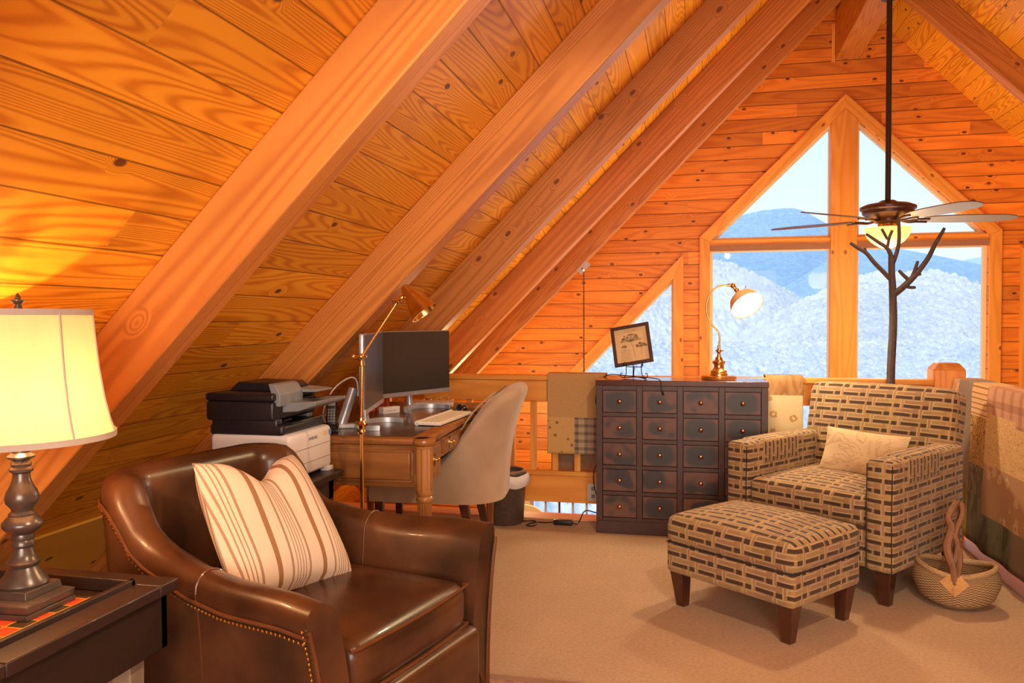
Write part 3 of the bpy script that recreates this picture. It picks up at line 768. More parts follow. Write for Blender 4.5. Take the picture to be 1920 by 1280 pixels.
# ------------------------------------------------------------------ leather armchair
def leather_chair():
    t = thing('leather_armchair', 'brown leather tub armchair with brass nailheads beside the checkerboard table', 'armchair', (-.742, 2.07, 0), 76)
    up = [(x * (1 - .09 * y / .84), y) for x, y in upath(.335, .84, .11, 16, 8)]
    tops = []
    for x, y in up:
        z = interp(y, [(0, .598), (.10, .605), (.30, .60), (.46, .608), (.60, .635), (.67, .67), (.715, .73), (.745, .785), (.775, .812), (.84, .822)])
        tops.append(z)
    fl = [interp(y, [(0, .075), (.3, .045), (.6, .005), (.84, .03)]) for x, y in up]
    th = [interp(y, [(0, .105), (.3, .11), (.6, .10), (.84, .12)]) for x, y in up]
    o, rings, edge = ushell(up, tops, th, .22, .06, fl, 'backrest_and_arms', M['leather'], t)
    B().rbox((0, .36, .19), (.57, .80, .26), .03, n=3, T=None).build('base', M['leather'], t)
    B().rbox((0, .355, .375), (.565, .70, .15), .045, crown=(0, .012, .022), n=4).build('seat_cushion', M['leather'], t)
    # piping round the cushion front
    b = B()
    for z in (.437, .318): b.tube([(-.268, .02, z), (-.262, .006, z), (0, -.012, z + .004), (.262, .006, z), (.268, .02, z)], .0042, 6, smooth=3)
    b.build('piping', M['piping'], t)
    # piping and nailheads along the outer arm edge and down the arm fronts
    N = len(edge); pb = B(); nb = B()
    pb.tube([e_[0] + e_[1] * .004 for e_ in edge], .0045, 6)
    line = [e_[0] + Vector((0, 0, -.014)) + e_[1] * .002 for e_ in edge]
    for s, i in ((0, 0), (1, N - 1)):
        r = rings[i]; out = r[13:]
        col = [Vector(q) + Vector((0, -.006, 0)) for q in out]
        pb.tube(col, .0045, 6)
        cc = [Vector(q) + (Vector(r[0]) - Vector(r[-1])).normalized() * .014 + Vector((0, -.003, 0)) for q in out]
        L = sum((cc[k + 1] - cc[k]).length for k in range(len(cc) - 1)); n = int(L / .0135)
        cc = [q + Vector((0, .016, 0)) + (Vector(r[-1]) - Vector(r[0])).normalized() * .016 for q in cc]
        for k in range(n):
            d = k / n * (len(cc) - 1); j = int(d); nb.sph(cc[j].lerp(cc[j + 1], d - j), .0048, 8)
    acc = 0
    for k in range(N - 1):
        a, c = line[k], line[k + 1]; L = (c - a).length; n = max(1, round(L / .0135))
        for q in range(n): nb.sph(a.lerp(c, q / n), .0048, 8)
    pb.build('arm_piping', M['piping'], t); plabel(nb.build('nailhead_trim', M['brass'], t), 'row of antique brass nailheads')
    # seams
    for i in (9, N - 10):
        sb = B()
        r = rings[i]; nrm = (Vector(r[0]) - Vector(r[-1])).normalized()
        sb.tube([Vector(q) + (nrm * .001 if k < 6 else Vector((0, 0, .001))) for k, q in enumerate(r[1:14])], .0028, 5)
        sb.tube([Vector(q) - nrm * .0012 for q in r[13:]], .0022, 5)
        sb.build('seam', M['piping'], t)
    for x in (-.25, .25):
        for y in (.05, .74): B().taper((x, y, 0), (.035, .035), (x, y, .07), (.055, .055)).build('leg', M['leg'], t, bevel=.003)
    return t
leather_chair()
xa = Vector((.13, .40, -.035)).normalized(); upv = Vector((-.21, .155, .335)); upv = (upv - xa * upv.dot(xa)).normalized(); fw = upv.cross(xa)
m = Matrix((xa, fw, upv)).transposed().to_4x4(); m.translation = Vector((-1.238, 2.165, .642))
o = cushion(.45, .45, .15, 'throw_pillow', M['stripes'], chop=.075, T=m); tag(o, 'square linen pillow with brown stripes on the leather armchair', 'pillow')

# ------------------------------------------------------------------ checker-top side table
def side_table():
    x0, x1, y0, y1, h = -2.02, -1.278, 1.15, 1.772, .60
    t = thing('side_table', 'dark wood side table with a painted red checkerboard top under the lamp', 'table', (x0, y0, 0)); W_, D_ = x1 - x0, y1 - y0
    b = B(); fr = .105
    b.box((0, 0, h - .03), (W_, .10, h)); b.box((0, D_ - .07, h - .03), (W_, D_, h)); b.box((0, .10, h - .03), (.1, D_ - .07, h)); b.box((W_ - .075, .10, h - .03), (W_, D_ - .07, h))
    b.build('top_frame', M['darkwood'], t, bevel=.004)
    b = B(); iy0, iy1, ix0, ix1 = .085, D_ - .068, .08, W_ - .073
    for lo, hi in (((ix0, iy0, h - .02), (ix1, iy0 + .014, h + .012)), ((ix0, iy1 - .014, h - .02), (ix1, iy1, h + .012)), ((ix0, iy0, h - .02), (ix0 + .014, iy1, h + .012)), ((ix1 - .014, iy0, h - .02), (ix1, iy1, h + .012))): b.box(lo, hi)
    b.build('tray_rim', M['darkwood'], t, bevel=.002)
    b = B(); b.box((ix0 + .01, iy0 + .01, h - .038), (ix1 - .01, iy1 - .01, h - .022)); b.build('tray_base', M['darkwood'], t)
    cw, cd = .0475 * 10, .0475 * 8
    o = B().box((0, 0, 0), (ix1 - ix0 - .12, iy1 - iy0 - .075, .002)).build('checkerboard', M['checker'], t); o.location = (ix0 + .08, iy0 + .02, h - .022)
    b = B(); b.box((.02, .02, h - .17), (W_ - .02, .045, h - .03)); b.box((.02, D_ - .045, h - .17), (W_ - .02, D_ - .02, h - .03)); b.box((.02, .02, h - .17), (.045, D_ - .02, h - .03)); b.box((W_ - .045, .02, h - .17), (W_ - .02, D_ - .02, h - .03))
    b.build('apron', M['darkwood'], t, bevel=.003)
    for x in (.085, W_ - .085):
        for y in (.085, D_ - .085): B().taper((x, y, 0), (.042, .042), (x, y, h - .04), (.058, .058)).build('leg', M['rustic'], t, bevel=.003)
side_table()

# ------------------------------------------------------------------ table lamp
def table_lamp():
    t = thing('table_lamp', 'turned dark pewter table lamp with a cream panelled shade, lit, on the checkerboard table', 'lamp', (-1.530, 1.55, .580), 2)
    B().taper((0, 0, 0), (.150, .150), (0, 0, .012), (.150, .150)).taper((0, 0, .012), (.142, .142), (0, 0, .030), (.150, .150)).taper((0, 0, .030), (.150, .150), (0, 0, .038), (.118, .118)).taper((0, 0, .038), (.112, .112), (0, 0, .056), (.105, .105)).build('plinth', M['pewter'], t, bevel=.0015)
    pr = [(.050, .055), (.053, .062), (.050, .070), (.040, .082), (.030, .10), (.034, .106), (.036, .111), (.030, .117), (.024, .130), (.021, .145), (.025, .150), (.025, .156), (.022, .162), (.024, .168), (.022, .176), (.036, .186), (.042, .194), (.043, .198), (.042, .204), (.034, .214), (.028, .220), (.029, .224), (.022, .230), (.023, .236), (.034, .250), (.036, .262), (.032, .276), (.024, .290), (.019, .305), (.018, .318), (.024, .322), (.025, .328), (.020, .333), (.022, .340), (.017, .348), (.029, .354), (.029, .358), (.019, .366), (.018, .385), (.020, .398), (.008, .402), (.008, .43)]
    B().lathe(pr, 40).build('column', M['pewter'], t)
    # shade: bell, six panels
    z0, z1 = .402, .690
    prof = [(.224, z0), (.213, z0 + .03), (.199, z0 + .085), (.187, z0 + .155), (.179, z0 + .225), (.173, z1)]
    b = B(); b.lathe([(r * .89, z) for r, z in prof], 72, cap=False); b.build('lamp_shade', M['shade'], t, sharp=60)
    b = B(); k = .89
    for (r, z) in ((prof[0][0] * k, z0), (prof[-1][0] * k, z1)):
        b.lathe([(r + .001, z - .006), (r + .0025, z - .006), (r + .0025, z + .008), (r + .001, z + .008), (r + .001, z - .006)], 72, cap=False)
    for q in range(8):
        a = 2 * PI * q / 8 - 1.08
        b.tube([((r * k + .001) * math.cos(a), (r * k + .001) * math.sin(a), z) for r, z in prof], .0025, 5)
    plabel(b.build('shade_tape', M['shadetrim'], t), 'taupe binding tape on the rim and seams of the shade')
    b = B()
    for q in range(3): a = 2 * PI * q / 3; b.cyl((0, 0, z1 - .012), (.173 * k * math.cos(a), .173 * k * math.sin(a), z1 - .004), .0015, 6)
    b.tube([(.004, 0, .42), (.05, 0, .47), (.055, 0, .56), (.01, 0, z1 - .01)], .0018, 6, smooth=5); b.tube([(-.004, 0, .42), (-.05, 0, .47), (-.055, 0, .56), (-.01, 0, z1 - .01)], .0018, 6, smooth=5)
    b.build('harp', M['brass'], t)
    B().lathe([(.004, z1 - .014), (.026, z1 + .002), (.026, z1 + .004), (.010, z1 + .008), (.008, z1 + .020), (.017, z1 + .028), (.017, z1 + .030), (.006, z1 + .032), (.007, z1 + .036), (.001, z1 + .046)], 20).build('finial', M['pewter'], t)
    B().sph((0, 0, .452), .014, 14, (1, 1, 1.25)).build('bulb', M['bulb'], t)
    light('table_lamp_light', 'POINT', (-1.530, 1.55, .580 + .452), 11, (1, .55, .24), .03)
table_lamp()
# tiny dark jar at the left edge of the tray
o = B().lathe([(.016, 0), (.018, .006), (.018, .04), (.012, .048), (.014, .052), (.014, .06), (.004, .064)], 16).build('small_jar', M['blackg']); o.location = (-1.655, 1.66, .578)
tag(o, 'small dark jar behind the table lamp at the left edge', 'jar')

# ------------------------------------------------------------------ printer on its stand
st = thing('printer_stand', 'low brown wooden stand carrying the printer', 'stand', (-2.0, 2.67, 0))
B().box((-.02, 0, .61), (.585, .375, .636)).build('top', M['darkwood'], st, bevel=.004)
b_ = B().box((.08, .03, .52), (.54, .05, .61)).box((.08, .35, .52), (.54, .37, .61)).box((.52, .03, .52), (.54, .37, .61)).build('apron', M['darkwood'], st)
for x in (.10, .52):
    for y in (.05, .35): B().box((x - .02, y - .02, 0), (x + .02, y + .02, .61)).build('leg', M['darkwood'], st)
def printer():
    t = thing('printer', 'white and black laser printer with scanner lid under the sloping ceiling', 'printer', (-1.80, 2.695, .636))
    W_, D_ = .335, .345
    B().rbox((W_ / 2, D_ / 2, .10), (W_, D_, .172), .018, n=3, seg=1).build('body', M['white'], t)
    B().box((W_ - .03, .30, 0), (W_ + .006, .345, .018)).build('foot', M['white'], t, bevel=.002)
    b = B()
    for z in (.062, .118): b.box((W_ - .002, .008, z), (W_ + .0008, D_ - .008, z + .0022))
    b.build('drawer_gap', M['grey'], t)
    B().rbox((W_ / 2 - .018, D_ / 2, .202), (W_ - .025, D_ - .008, .045), .014, n=3, seg=1).build('output_deck', M['black'], t)
    b = B(); b.box((W_ - .13, .06, .222), (W_ - .02, .34, .228)); b.tube([(W_ - .06, .06, .232), (W_ - .05, .10, .236)], .004, 6); b.build('output_tray', M['blackg'], t)
    B().rbox((.05, D_ / 2, .235), (.10, D_ - .02, .06), .01, n=2, seg=1).build('rear_column', M['black'], t)
    B().rbox((.145, .028, .222), (.27, .045, .05), .010, n=2, seg=1).build('side_column', M['black'], t)
    B().rbox((.20, D_ - .03, .235), (.12, .035, .06), .012, n=2, seg=1).build('side_column', M['grey'], t)
    B().rbox((.125, D_ / 2, .273), (.285, D_, .075), .012, n=3, seg=1).build('scanner', M['black'], t)
    B().rbox((.125, D_ / 2, .3255), (.287, D_ + .002, .031), .010, n=3, seg=1).build('scanner_lid', M['black'], t)
    B().prism([(.02, .340), (.25, .340), (.262, .352), (.235, .372), (.06, .376)], .10, D_ - .05).build('document_feeder', M['black'], t, bevel=.004)
    B().prism([(.262, .29), (.283, .29), (.285, .338), (.26, .372), (.235, .376)], .02, .20).build('feeder_front', M['grey'], t, bevel=.003)
    B().prism([(.24, .328), (.35, .332), (.352, .340), (.24, .348)], .19, D_ - .02).build('paper_tray', M['grey'], t, bevel=.003)
    cp = B().prism([(.255, .262), (.33, .268), (.40, .292), (.405, .306), (.26, .300)], .07, D_ - .005).build('control_panel', M['grey'], t, bevel=.003)
    B().box((.335, .12, 0), (.385, .20, .001)).build('display', M['blackg'], cp).matrix_local = TR((0, 0, .3045), 0, 0, -1.5) @ TR((0, 0, 0))
    T = TR((W_ + .0012, .185, .150), 90, 90, 0)
    T = Matrix(((0, 0, 1, W_ + .0012), (1, 0, 0, .18), (0, 1, 0, .152), (0, 0, 0, 1)))
    text_mesh('lettering', 'SAMSUNG', .016, M['grey'], t, T, .0004)
    B().box((W_ + .0, .27, .150), (W_ + .0012, .31, .166)).build('white_sticker', M['paper'], t)
    B().box((W_ + .0, .318, .146), (W_ + .0012, .338, .168)).build('blue_sticker', plain('blue_sticker_print', (.10, .22, .55), .5), t)
printer()

# ------------------------------------------------------------------ desk
def desk():
    X0, X1, Y0, Y1, H = -1.86, -1.062, 3.085, 4.56, .76
    t = thing('writing_desk', 'brown walnut writing desk with fluted legs and a dark inlaid top', 'desk', (X0, Y0, 0)); W_, D_ = X1 - X0, Y1 - Y0
    t.location = (X1 - W_ * math.cos(R(3.5)), Y0 + .015 - W_ * math.sin(R(3.5)), 0); t.rotation_euler = (0, 0, R(3.5))
    # top with scalloped corners
    pts = []
    def corner(cx_, cy_, sx, sy):
        r = .05; q = [(cx_ - sx * .085, cy_), (cx_ - sx * .07, cy_ + sy * 0), (cx_ - sx * .058, cy_ + sy * .004)]
        for k in range(7): a = PI / 2 * k / 6; q.append((cx_ - sx * (.05 - .045 * math.sin(a) - .0), cy_ + sy * (-0 + .045 - .045 * math.cos(a)) * 1 - sy * .0))
        return q
    def rr(w0, d0, w1, d1, r): 
        out = []
        for cx_, cy_, a0 in ((w0 + r, d0 + r, 180), (w1 - r, d0 + r, 270), (w1 - r, d1 - r, 0), (w0 + r, d1 - r, 90)):
            for k in range(7): a = R(a0 + 90 * k / 6); out.append((cx_ + r * math.cos(a), cy_ + r * math.sin(a)))
        return out
    b = B()
    lay = [(H - .030, -.008), (H - .024, 0), (H - .012, .002), (H - .004, 0), (H, -.006)]
    rings = []
    for z, e_ in lay:
        o_ = rr(.012 - e_, .012 - e_, W_ - .012 + e_, D_ - .012 + e_, .03); rings.append([(x, y, z) for x, y in o_])
    b.loft(rings)
    for cx_ in (.03, W_ - .03):
        for cy_ in (.03, D_ - .03): b.lathe([(.040, H - .030), (.046, H - .024), (.048, H - .012), (.046, H - .004), (.040, H)], 24, Matrix.Translation((cx_, cy_, 0)))
    b.build('desktop', M['desk'], t)
    B().box((.05, .06, H - .001), (W_ - .085, D_ - .06, H + .0015)).build('inlay', plain('dark_leather_inlay', (.085, .042, .022), .3, coat=.2, var=.25), t)
    # apron, pedestals
    b = B(); b.box((.03, .03, .555), (W_ - .035, .05, H - .03)); b.box((.03, D_ - .05, .555), (W_ - .035, D_ - .03, H - .03)); b.box((.03, .03, .555), (.05, D_ - .03, H - .03))
    b.box((W_ - .055, .03, .555), (W_ - .038, .315, H - .03)); b.box((W_ - .055, D_ - .34, .555), (W_ - .038, D_ - .03, H - .03)); b.box((W_ - .055, .31, .630), (W_ - .038, D_ - .33, H - .03))
    b.box((.03, .31, .555), (W_ - .04, .325, H - .03)); b.box((.03, D_ - .34, .555), (W_ - .04, D_ - .325, H - .03))
    b.build('apron', M['desk'], t, bevel=.002)
    b = B(); b.box((.09, .022, .585), (W_ - .09, .032, H - .055)); b.build('side_panel', M['desk'], t, bevel=.004)
    b = B()
    for lo, hi in (((.075, .018, .575), (W_ - .075, .03, .585)), ((.075, .018, H - .06), (W_ - .075, .03, H - .05)), ((.075, .018, .575), (.085, .03, H - .05)), ((W_ - .085, .018, .575), (W_ - .075, .03, H - .05))): b.box(lo, hi)
    b.build('panel_moulding', M['desk'], t, bevel=.002)
    for y0, y1, z0 in ((.075, .295, .575), (.34, D_ - .36, .645), (D_ - .32, D_ - .08, .575)):
        d = B().box((W_ - .04, y0, z0), (W_ - .030, y1, H - .045)).box((W_ - .032, y0 + .012, z0 + .012), (W_ - .026, y1 - .012, H - .057)).build('drawer', M['desk'], t, bevel=.002)
        ys = [(y0 + y1) / 2] if y1 - y0 < .3 else [y0 + .12, y1 - .12]
        for yy in ys:
            zc = (z0 + H - .045) / 2; k = B().lathe([(.022, 0), (.022, .003), (.014, .004)], 20, Matrix.Diagonal((1.35, 1, 1, 1))).lathe([(.008, .003), (.006, .012), (.010, .018), (.006, .024)], 14).build('knob', M['brass'], d)
            k.matrix_local = Matrix.Translation((W_ - .026, yy, zc)) @ Matrix.Rotation(R(90), 4, 'Y')
    for x in (.03, W_ - .03):
        for y in (.03, D_ - .03):
            b = B(); b.lathe([(.016, 0), (.018, .03), (.019, .10), (.030, .48), (.031, .50)], 32, Matrix.Translation((x, y, 0)), flute=16, fd=.16)
            b.lathe([(.034, .50), (.037, .508), (.034, .516), (.030, .522), (.036, .53), (.036, .545)], 28, Matrix.Translation((x, y, 0)))
            b.lathe([(.036, .545), (.036, .725)], 32, Matrix.Translation((x, y, 0)), flute=12, fd=.18); b.lathe([(.038, .722), (.040, .732)], 28, Matrix.Translation((x, y, 0)))
            b.build('leg', M['deskz'], t, sharp=50)
desk()

def monitor(loc, p0, p1, z0, z1, label, stand_c, arc0, arc1):
    a, c = Vector((*p0, 0)), Vector((*p1, 0)); d = (c - a); L = d.length; d.normalize(); ang = math.degrees(math.atan2(d.y, d.x))
    t = thing('monitor', label, 'monitor', (a.x, a.y, 0), ang, 'two monitors on the desk')
    # local: x along the screen, -y faces the viewer side of the desk
    B().rbox((L / 2, .016, (z0 + z1) / 2), (L, .022, z1 - z0), .006, n=2, seg=1).build('case', M['silver'], t)
    B().box((.003, .001, z0 + .022), (L - .003, .006, z1 - .004)).build('screen', M['screen'], t)
    B().box((.0, .000, z0), (L, .006, z0 + .021)).build('bezel', M['silver'], t)
    T = Matrix(((1, 0, 0, L / 2), (0, 0, -1, -.0006), (0, 1, 0, z0 + .010), (0, 0, 0, 1)))
    text_mesh('lettering', 'LG', .012, M['white'], t, T, .0004)
    b = B(); b.tube([(L / 2, .03, z0 + .06), (L / 2 + .0, .05, z0 + .0), (L / 2 - .0, .045, .785)], .018, 12); b.build('stand_neck', M['silver'], t)
    # curved flat foot
    ti = t.matrix_basis.inverted() if False else (Matrix.Translation((a.x, a.y, 0)) @ Matrix.Rotation(R(ang), 4, 'Z')).inverted()
    b = B(); rings = []; n = 26
    for k in range(n + 1):
        q = R(lerp(arc0, arc1, k / n)); r0, r1 = .118, .126; cs = Vector((math.cos(q), math.sin(q) * 1.25, 0)); P = Vector((*stand_c, 0))
        rings.append([ti @ (P + cs * r0 + Vector((0, 0, .7625))), ti @ (P + cs * r1 + Vector((0, 0, .7625))), ti @ (P + cs * r1 + Vector((0, 0, .785))), ti @ (P + cs * r0 + Vector((0, 0, .785)))])
    b.loft(rings); b.build('curved_foot', M['silver'], t)
monitor(None, (-1.383, 3.20), (-1.508, 3.71), .842, 1.190, 'near monitor seen edge-on behind the brass floor lamp', (-1.40, 3.44), 70, 290)
monitor(None, (-1.603, 3.865), (-1.374, 4.38), .842, 1.190, 'wide dark monitor facing the chair at the far side of the desk', (-1.40, 4.06), 40, 250)

def keyboard():
    t = thing('keyboard', 'small white keyboard lying on the desk', 'keyboard', (-1.19, 3.72, .7615), 88)
    B().box((-.24, -.062, .004), (.24, .062, .014)).cyl((-.24, .055, .012), (.24, .055, .012), .012, 12).build('case', M['white'], t, bevel=.002)
    for r in range(5):
        n = 14 if r else 14
        for k in range(n): B().box((-.232 + k * .0333, -.054 + r * .0215, .014), (-.232 + k * .0333 + .030, -.054 + r * .0215 + .0185, .0185)).build('key', M['key'], t) if r < 5 else None
keyboard()
o = B().box((-.11, -.10, 0), (.11, .10, .003)).build('mouse_pad', M['black']); o.matrix_world = TR((-1.21, 4.14, .7615)); tag(o, 'dark mouse pad at the edge of the desk', 'mouse pad')
ms = thing('computer_mouse', 'black mouse on the dark mouse pad', 'mouse', (-1.23, 4.13, .7645), 20)
B().grid(lambda u, v: (.036 * math.sin(PI * v) * math.cos(PI * u) * 1.0, -.058 * math.cos(PI * v), .036 * math.sin(PI * v) ** .8 * math.sin(PI * u)), 14, 14).build('shell', M['blackg'], ms)
B().cyl((-.003, -.03, .030), (.003, -.03, .030), .008, 12).build('scroll_wheel', M['grey'], ms)
nb_ = thing('notebook', 'pink spiral notebook stack at the back of the desk', 'notebook', (-1.47, 4.36, .7615), 14)
B().box((-.12, -.09, 0), (.12, .09, .010)).build('cover', M['pinkpaper'], nb_, bevel=.001); B().box((-.117, -.087, .010), (.117, .087, .020)).build('pages', M['white'], nb_)
b = B()
for k in range(22): b.tube([(-.11 + k * .0105, -.09 + .008 * math.cos(a), .010 + .010 * math.sin(a)) for a in [2 * PI * q / 8 for q in range(8)]], .0012, 5, close=True)
b.build('spiral_binding', M['silver'], nb_)
eg = thing('eyeglasses', 'folded amber eyeglasses on the pink notebook', 'glasses', (-1.44, 4.38, .7835), 20)
b = B()
for s in (-1, 1): b.tube([(s * .034 + .026 * math.cos(a), 0, .016 + .016 * math.sin(a)) for a in [2 * PI * q / 14 for q in range(14)]], .0022, 6, close=True); b.tube([(s * .06, 0, .022), (s * .062, .03, .020), (-s * .04, .036, .004)], .002, 6)
b.tube([(-.009, 0, .02), (.009, 0, .02)], .002, 6); b.build('frame', plain('amber_acetate', (.55, .25, .05), .2), eg)
bx = thing('white_box', 'small white box behind the near monitor', 'box', (-1.565, 3.93, .7615), 60); B().box((-.055, -.02, 0), (.055, .02, .035)).build('carton', M['white'], bx, bevel=.002)
T = Matrix(((1, 0, 0, 0), (0, 0, -1, -.0208), (0, 1, 0, .0175), (0, 0, 0, 1))); B().box((-.03, -.0004, -.003), (.03, .0004, .003), T).build('print', M['grey'], bx)
cb = B()
for k in range(4): cb.box((-.05 + k * .032, 0, 0), (-.030 + k * .032, .02, .05 + .012 * (k % 2)))
o = cb.build('pen_holder', M['redp'], bevel=.002); o.matrix_world = TR((-1.66, 4.03, .7615), 60); tag(o, 'row of small red boxes at the back of the desk', 'organiser')
# grey cylinder and cradle at the left of the desk
dl = thing('desk_speaker', 'slanted silver grey cylinder on a white base at the left of the desk', 'speaker', (-1.56, 3.36, .7615), 25)
B().cyl((-.01, 0, .012), (.045, .03, .175), .024, 24, .021).build('cylinder', M['silver'], dl); B().rbox((.0, 0, .010), (.13, .07, .02), .008, n=2, seg=1).build('base', M['white'], dl)
o = B().tube([(-1.64, 3.36, .765), (-1.66, 3.36, .83), (-1.62, 3.38, .93), (-1.55, 3.40, .985), (-1.52, 3.42, .97), (-1.515, 3.42, .90)], .0035, 8, smooth=6).build('charging_cable', M['white']); tag(o, 'white cable arching up beside the grey cylinder', 'cable')
o = B().rbox((0, 0, .006), (.06, .035, .012), .004, n=2, seg=1).build('cable_plug', M['white']); o.matrix_world = TR((-1.66, 3.34, .7615), 20); tag(o, 'white plug lying by the base of the white cable', 'plug')
ph = thing('cordless_phone', 'black cordless phone standing in its cradle beside the printer', 'phone', (-1.56, 3.23, .7615), -70)
B().prism([(-.04, 0), (.045, 0), (.045, .012), (.0, .03), (-.04, .036)], -.035, .035).build('cradle', M['blackg'], ph, bevel=.004)
hs = B().rbox((0, 0, .075), (.046, .022, .15), .010, n=3, seg=1).build('handset', M['black'], ph); hs.matrix_local = TR((-.012, 0, .018), 0, 0, -24) @ TR((0, 0, 0), 90)
b = B()
for r in range(5):
    for k in range(3): b.box((-.016 + k * .012, -.0125, .02 + r * .013), (-.008 + k * .012, -.0105, .029 + r * .013))
b.box((-.016, -.0125, .095), (.016, -.0105, .13)); b.build('keypad', M['grey'], hs)

# ------------------------------------------------------------------ brass floor lamp
def floor_lamp():
    X, Y = -1.300, 2.965
    t = thing('floor_lamp', 'slim brass pharmacy floor lamp with a jointed arm over the desk', 'lamp', (X, Y, 0))
    B().lathe([(.12, 0), (.12, .012), (.10, .02), (.03, .026), (.012, .04)], 36).build('base', M['brassp'], t)
    B().cyl((0, 0, .03), (.002, 0, .80), .0085, 14).lathe([(.013, .795), (.017, .805), (.013, .815), (.018, .824), (.02, .835), (.014, .845), (.013, .86)], 16).cyl((0, 0, .86), (.006, 0, 1.075), .0070, 12).build('pole', M['brassp'], t)
    b = B(); b.lathe([(.011, 0), (.013, .01), (.009, .02), (.012, .03)], 14, TR((.004, 0, 1.065))); b.sph((.006, -.01, 1.105), .013, 12); b.cyl((-.03, -.01, 1.105), (.03, -.01, 1.105), .005, 10); b.sph((-.028, -.01, 1.105), .010, 10)
    b.build('joint', M['brassp'], t)
    B().lathe([(.014, -.012), (.022, 0), (.014, .012)], 14, TR((0, 0, .835))).cyl((-.02, 0, .835), (.026, 0, .835), .006, 10).build('height_knob', M['brassp'], t)
    e1 = (.152, .02, 1.325); B().cyl((.008, -.01, 1.105), e1, .0050, 12).build('arm', M['brassp'], t)
    b = B(); b.sph(e1, .013, 12); b.cyl((e1[0] - .02, e1[1] - .012, e1[2] + .002), (e1[0] + .018, e1[1] - .012, e1[2] + .006), .006, 10); b.sph((e1[0] + .018, e1[1] - .006, e1[2] + .012), .012, 12); b.cyl((e1[0] + .012, e1[1], e1[2] + .01), (e1[0] + .05, e1[1], e1[2] + .022), .006, 10); b.build('head_joint', M['brassp'], t)
    T = Matrix.Translation((.185, .02, 1.372)) @ Vector((.62, .02, -.78)).to_track_quat('Z', 'Y').to_matrix().to_4x4()
    B().lathe([(.016, -.012), (.022, 0), (.022, .022), (.028, .028), (.030, .040), (.042, .065), (.052, .10), (.056, .118), (.058, .122), (.054, .122), (.050, .10), (.038, .066), (.02, .04)], 36, T, cap=False).lathe([(.001, -.016), (.012, -.014), (.016, -.012)], 20, T, cap=False).build('lamp_shade', M['brass'], t, sharp=50)
    B().sph(T @ Vector((0, 0, .075)), .022, 12).build('bulb', M['white'], t)
floor_lamp()

# ------------------------------------------------------------------ upholstered desk chair
def desk_chair():
    t = thing('desk_chair', 'taupe velvet scoop-back chair with dark tapered legs at the desk', 'chair', (-1.665, 4.03, 0), -84)
    hw = .245; up = upath(hw, .64, .15, 9, 8, y0=.02)
    prof = [(.0, .47), (.18, .475), (.32, .505), (.42, .565), (.50, .665), (.56, .80), (.60, .875), (.635, .908), (.64, .912)]
    tops = [interp(y, prof) for x, y in up]; th = [interp(y, [(0, .03), (.25, .045), (.45, .095), (.64, .115)]) for x, y in up]
    # lean: back section moves out with height
    fl = [interp(y, [(0, 0), (.35, .005), (.64, .12)]) for x, y in up]
    ushell(up, tops, th, .40, .33, fl, 'backrest', M['velvet'], t)
    B().rbox((0, .30, .40), (.485, .62, .17), .05, crown=(0, 0, .02), n=4).build('seat', M['velvet'], t)
    for s in (-1, 1):
        b = B(); b.tube([(s * (hw + .022), .16, .44), (s * (hw + .030), .33, .485), (s * (hw + .040), .43, .57), (s * (hw + .044), .49, .68), (s * (hw + .02), .57, .80), (s * (hw - .04), .665, .885)], .004, 6, smooth=6)
        b.build('piping', M['velvet'], t)
    for x in (-.20, .20):
        B().taper((x, .05, 0), (.026, .026), (x, .06, .33), (.044, .044)).build('leg', M['leg'], t, bevel=.003)
        B().taper((x * 1.06, .57, 0), (.028, .030), (x, .49, .35), (.046, .05)).build('leg', M['leg'], t, bevel=.003)
desk_chair()
wb = thing('waste_basket', 'round dark woven waste basket with a white liner behind the desk chair', 'bin', (-1.145, 4.775, 0))
B().lathe([(.105, 0), (.112, .01), (.128, .28), (.131, .285), (.128, .29), (.12, .285), (.108, .015)], 28, cap=False).lathe([(.001, .004), (.10, .004)], 28, cap=False).build('bin', plain('dark_woven_bin', (.09, .06, .045), .5, var=.6, scale=90, bump=.6), wb)
B().grid(lambda u, v: ((.137 + .008 * math.sin(u * 40) + .01 * math.sin(v * PI)) * math.cos(2 * PI * u), (.137 + .008 * math.sin(u * 40) + .01 * math.sin(v * PI)) * math.sin(2 * PI * u), .31 - .075 * v - .01 * math.sin(u * 23)), 48, 6).build('liner', M['liner'], wb)
B().lathe([(.118, .30), (.125, .31), (.125, .325), (.115, .33), (.109, .325), (.112, .30)], 28, cap=False).build('rim', M['shiny'], wb)

# ------------------------------------------------------------------ power adapter and cords on the carpet
pa = thing('power_adapter', 'black power adapter brick with its cord and plug on the carpet', 'adapter', (-.785, 4.78, 0))
B().rbox((0, .0, .016), (.115, .045, .030), .006, n=2, seg=1).build('brick', M['black'], pa)
b = B(); b.tube([(-.055, 0, .014), (-.11, .0, .008), (-.16, .01, .005), (-.20, -.03, .005), (-.215, -.07, .005), (-.185, -.09, .005), (-.16, -.06, .005), (-.17, .01, .009), (-.22, .03, .006), (-.26, -.0, .005), (-.29, -.045, .006)], .004, 7, smooth=5)
b.tube([(.055, 0, .014), (.085, .0, .01), (.10, .04, .03), (.112, .09, .06), (.14, .10, .07), (.20, .12, .05)], .0035, 7, smooth=5)
b.build('cord', M['black'], pa)
B().cyl((-.285, -.04, .010), (-.305, -.065, .012), .011, 10).cyl((-.305, -.065, .012), (-.315, -.075, .012), .004, 8).build('plug', M['black'], pa)
ol = thing('power_outlet', 'pale outlet plate on the lower railing board beside the chest', 'outlet', (-.625, 4.965, .165))
B().box((-.036, 0, -.055), (.036, .006, .055)).build('plate', M['outlet'], ol, bevel=.002); B().box((-.012, -.001, .012), (.012, .001, .036)).box((-.012, -.001, -.036), (.012, .001, -.012)).build('socket', M['grey'], ol)
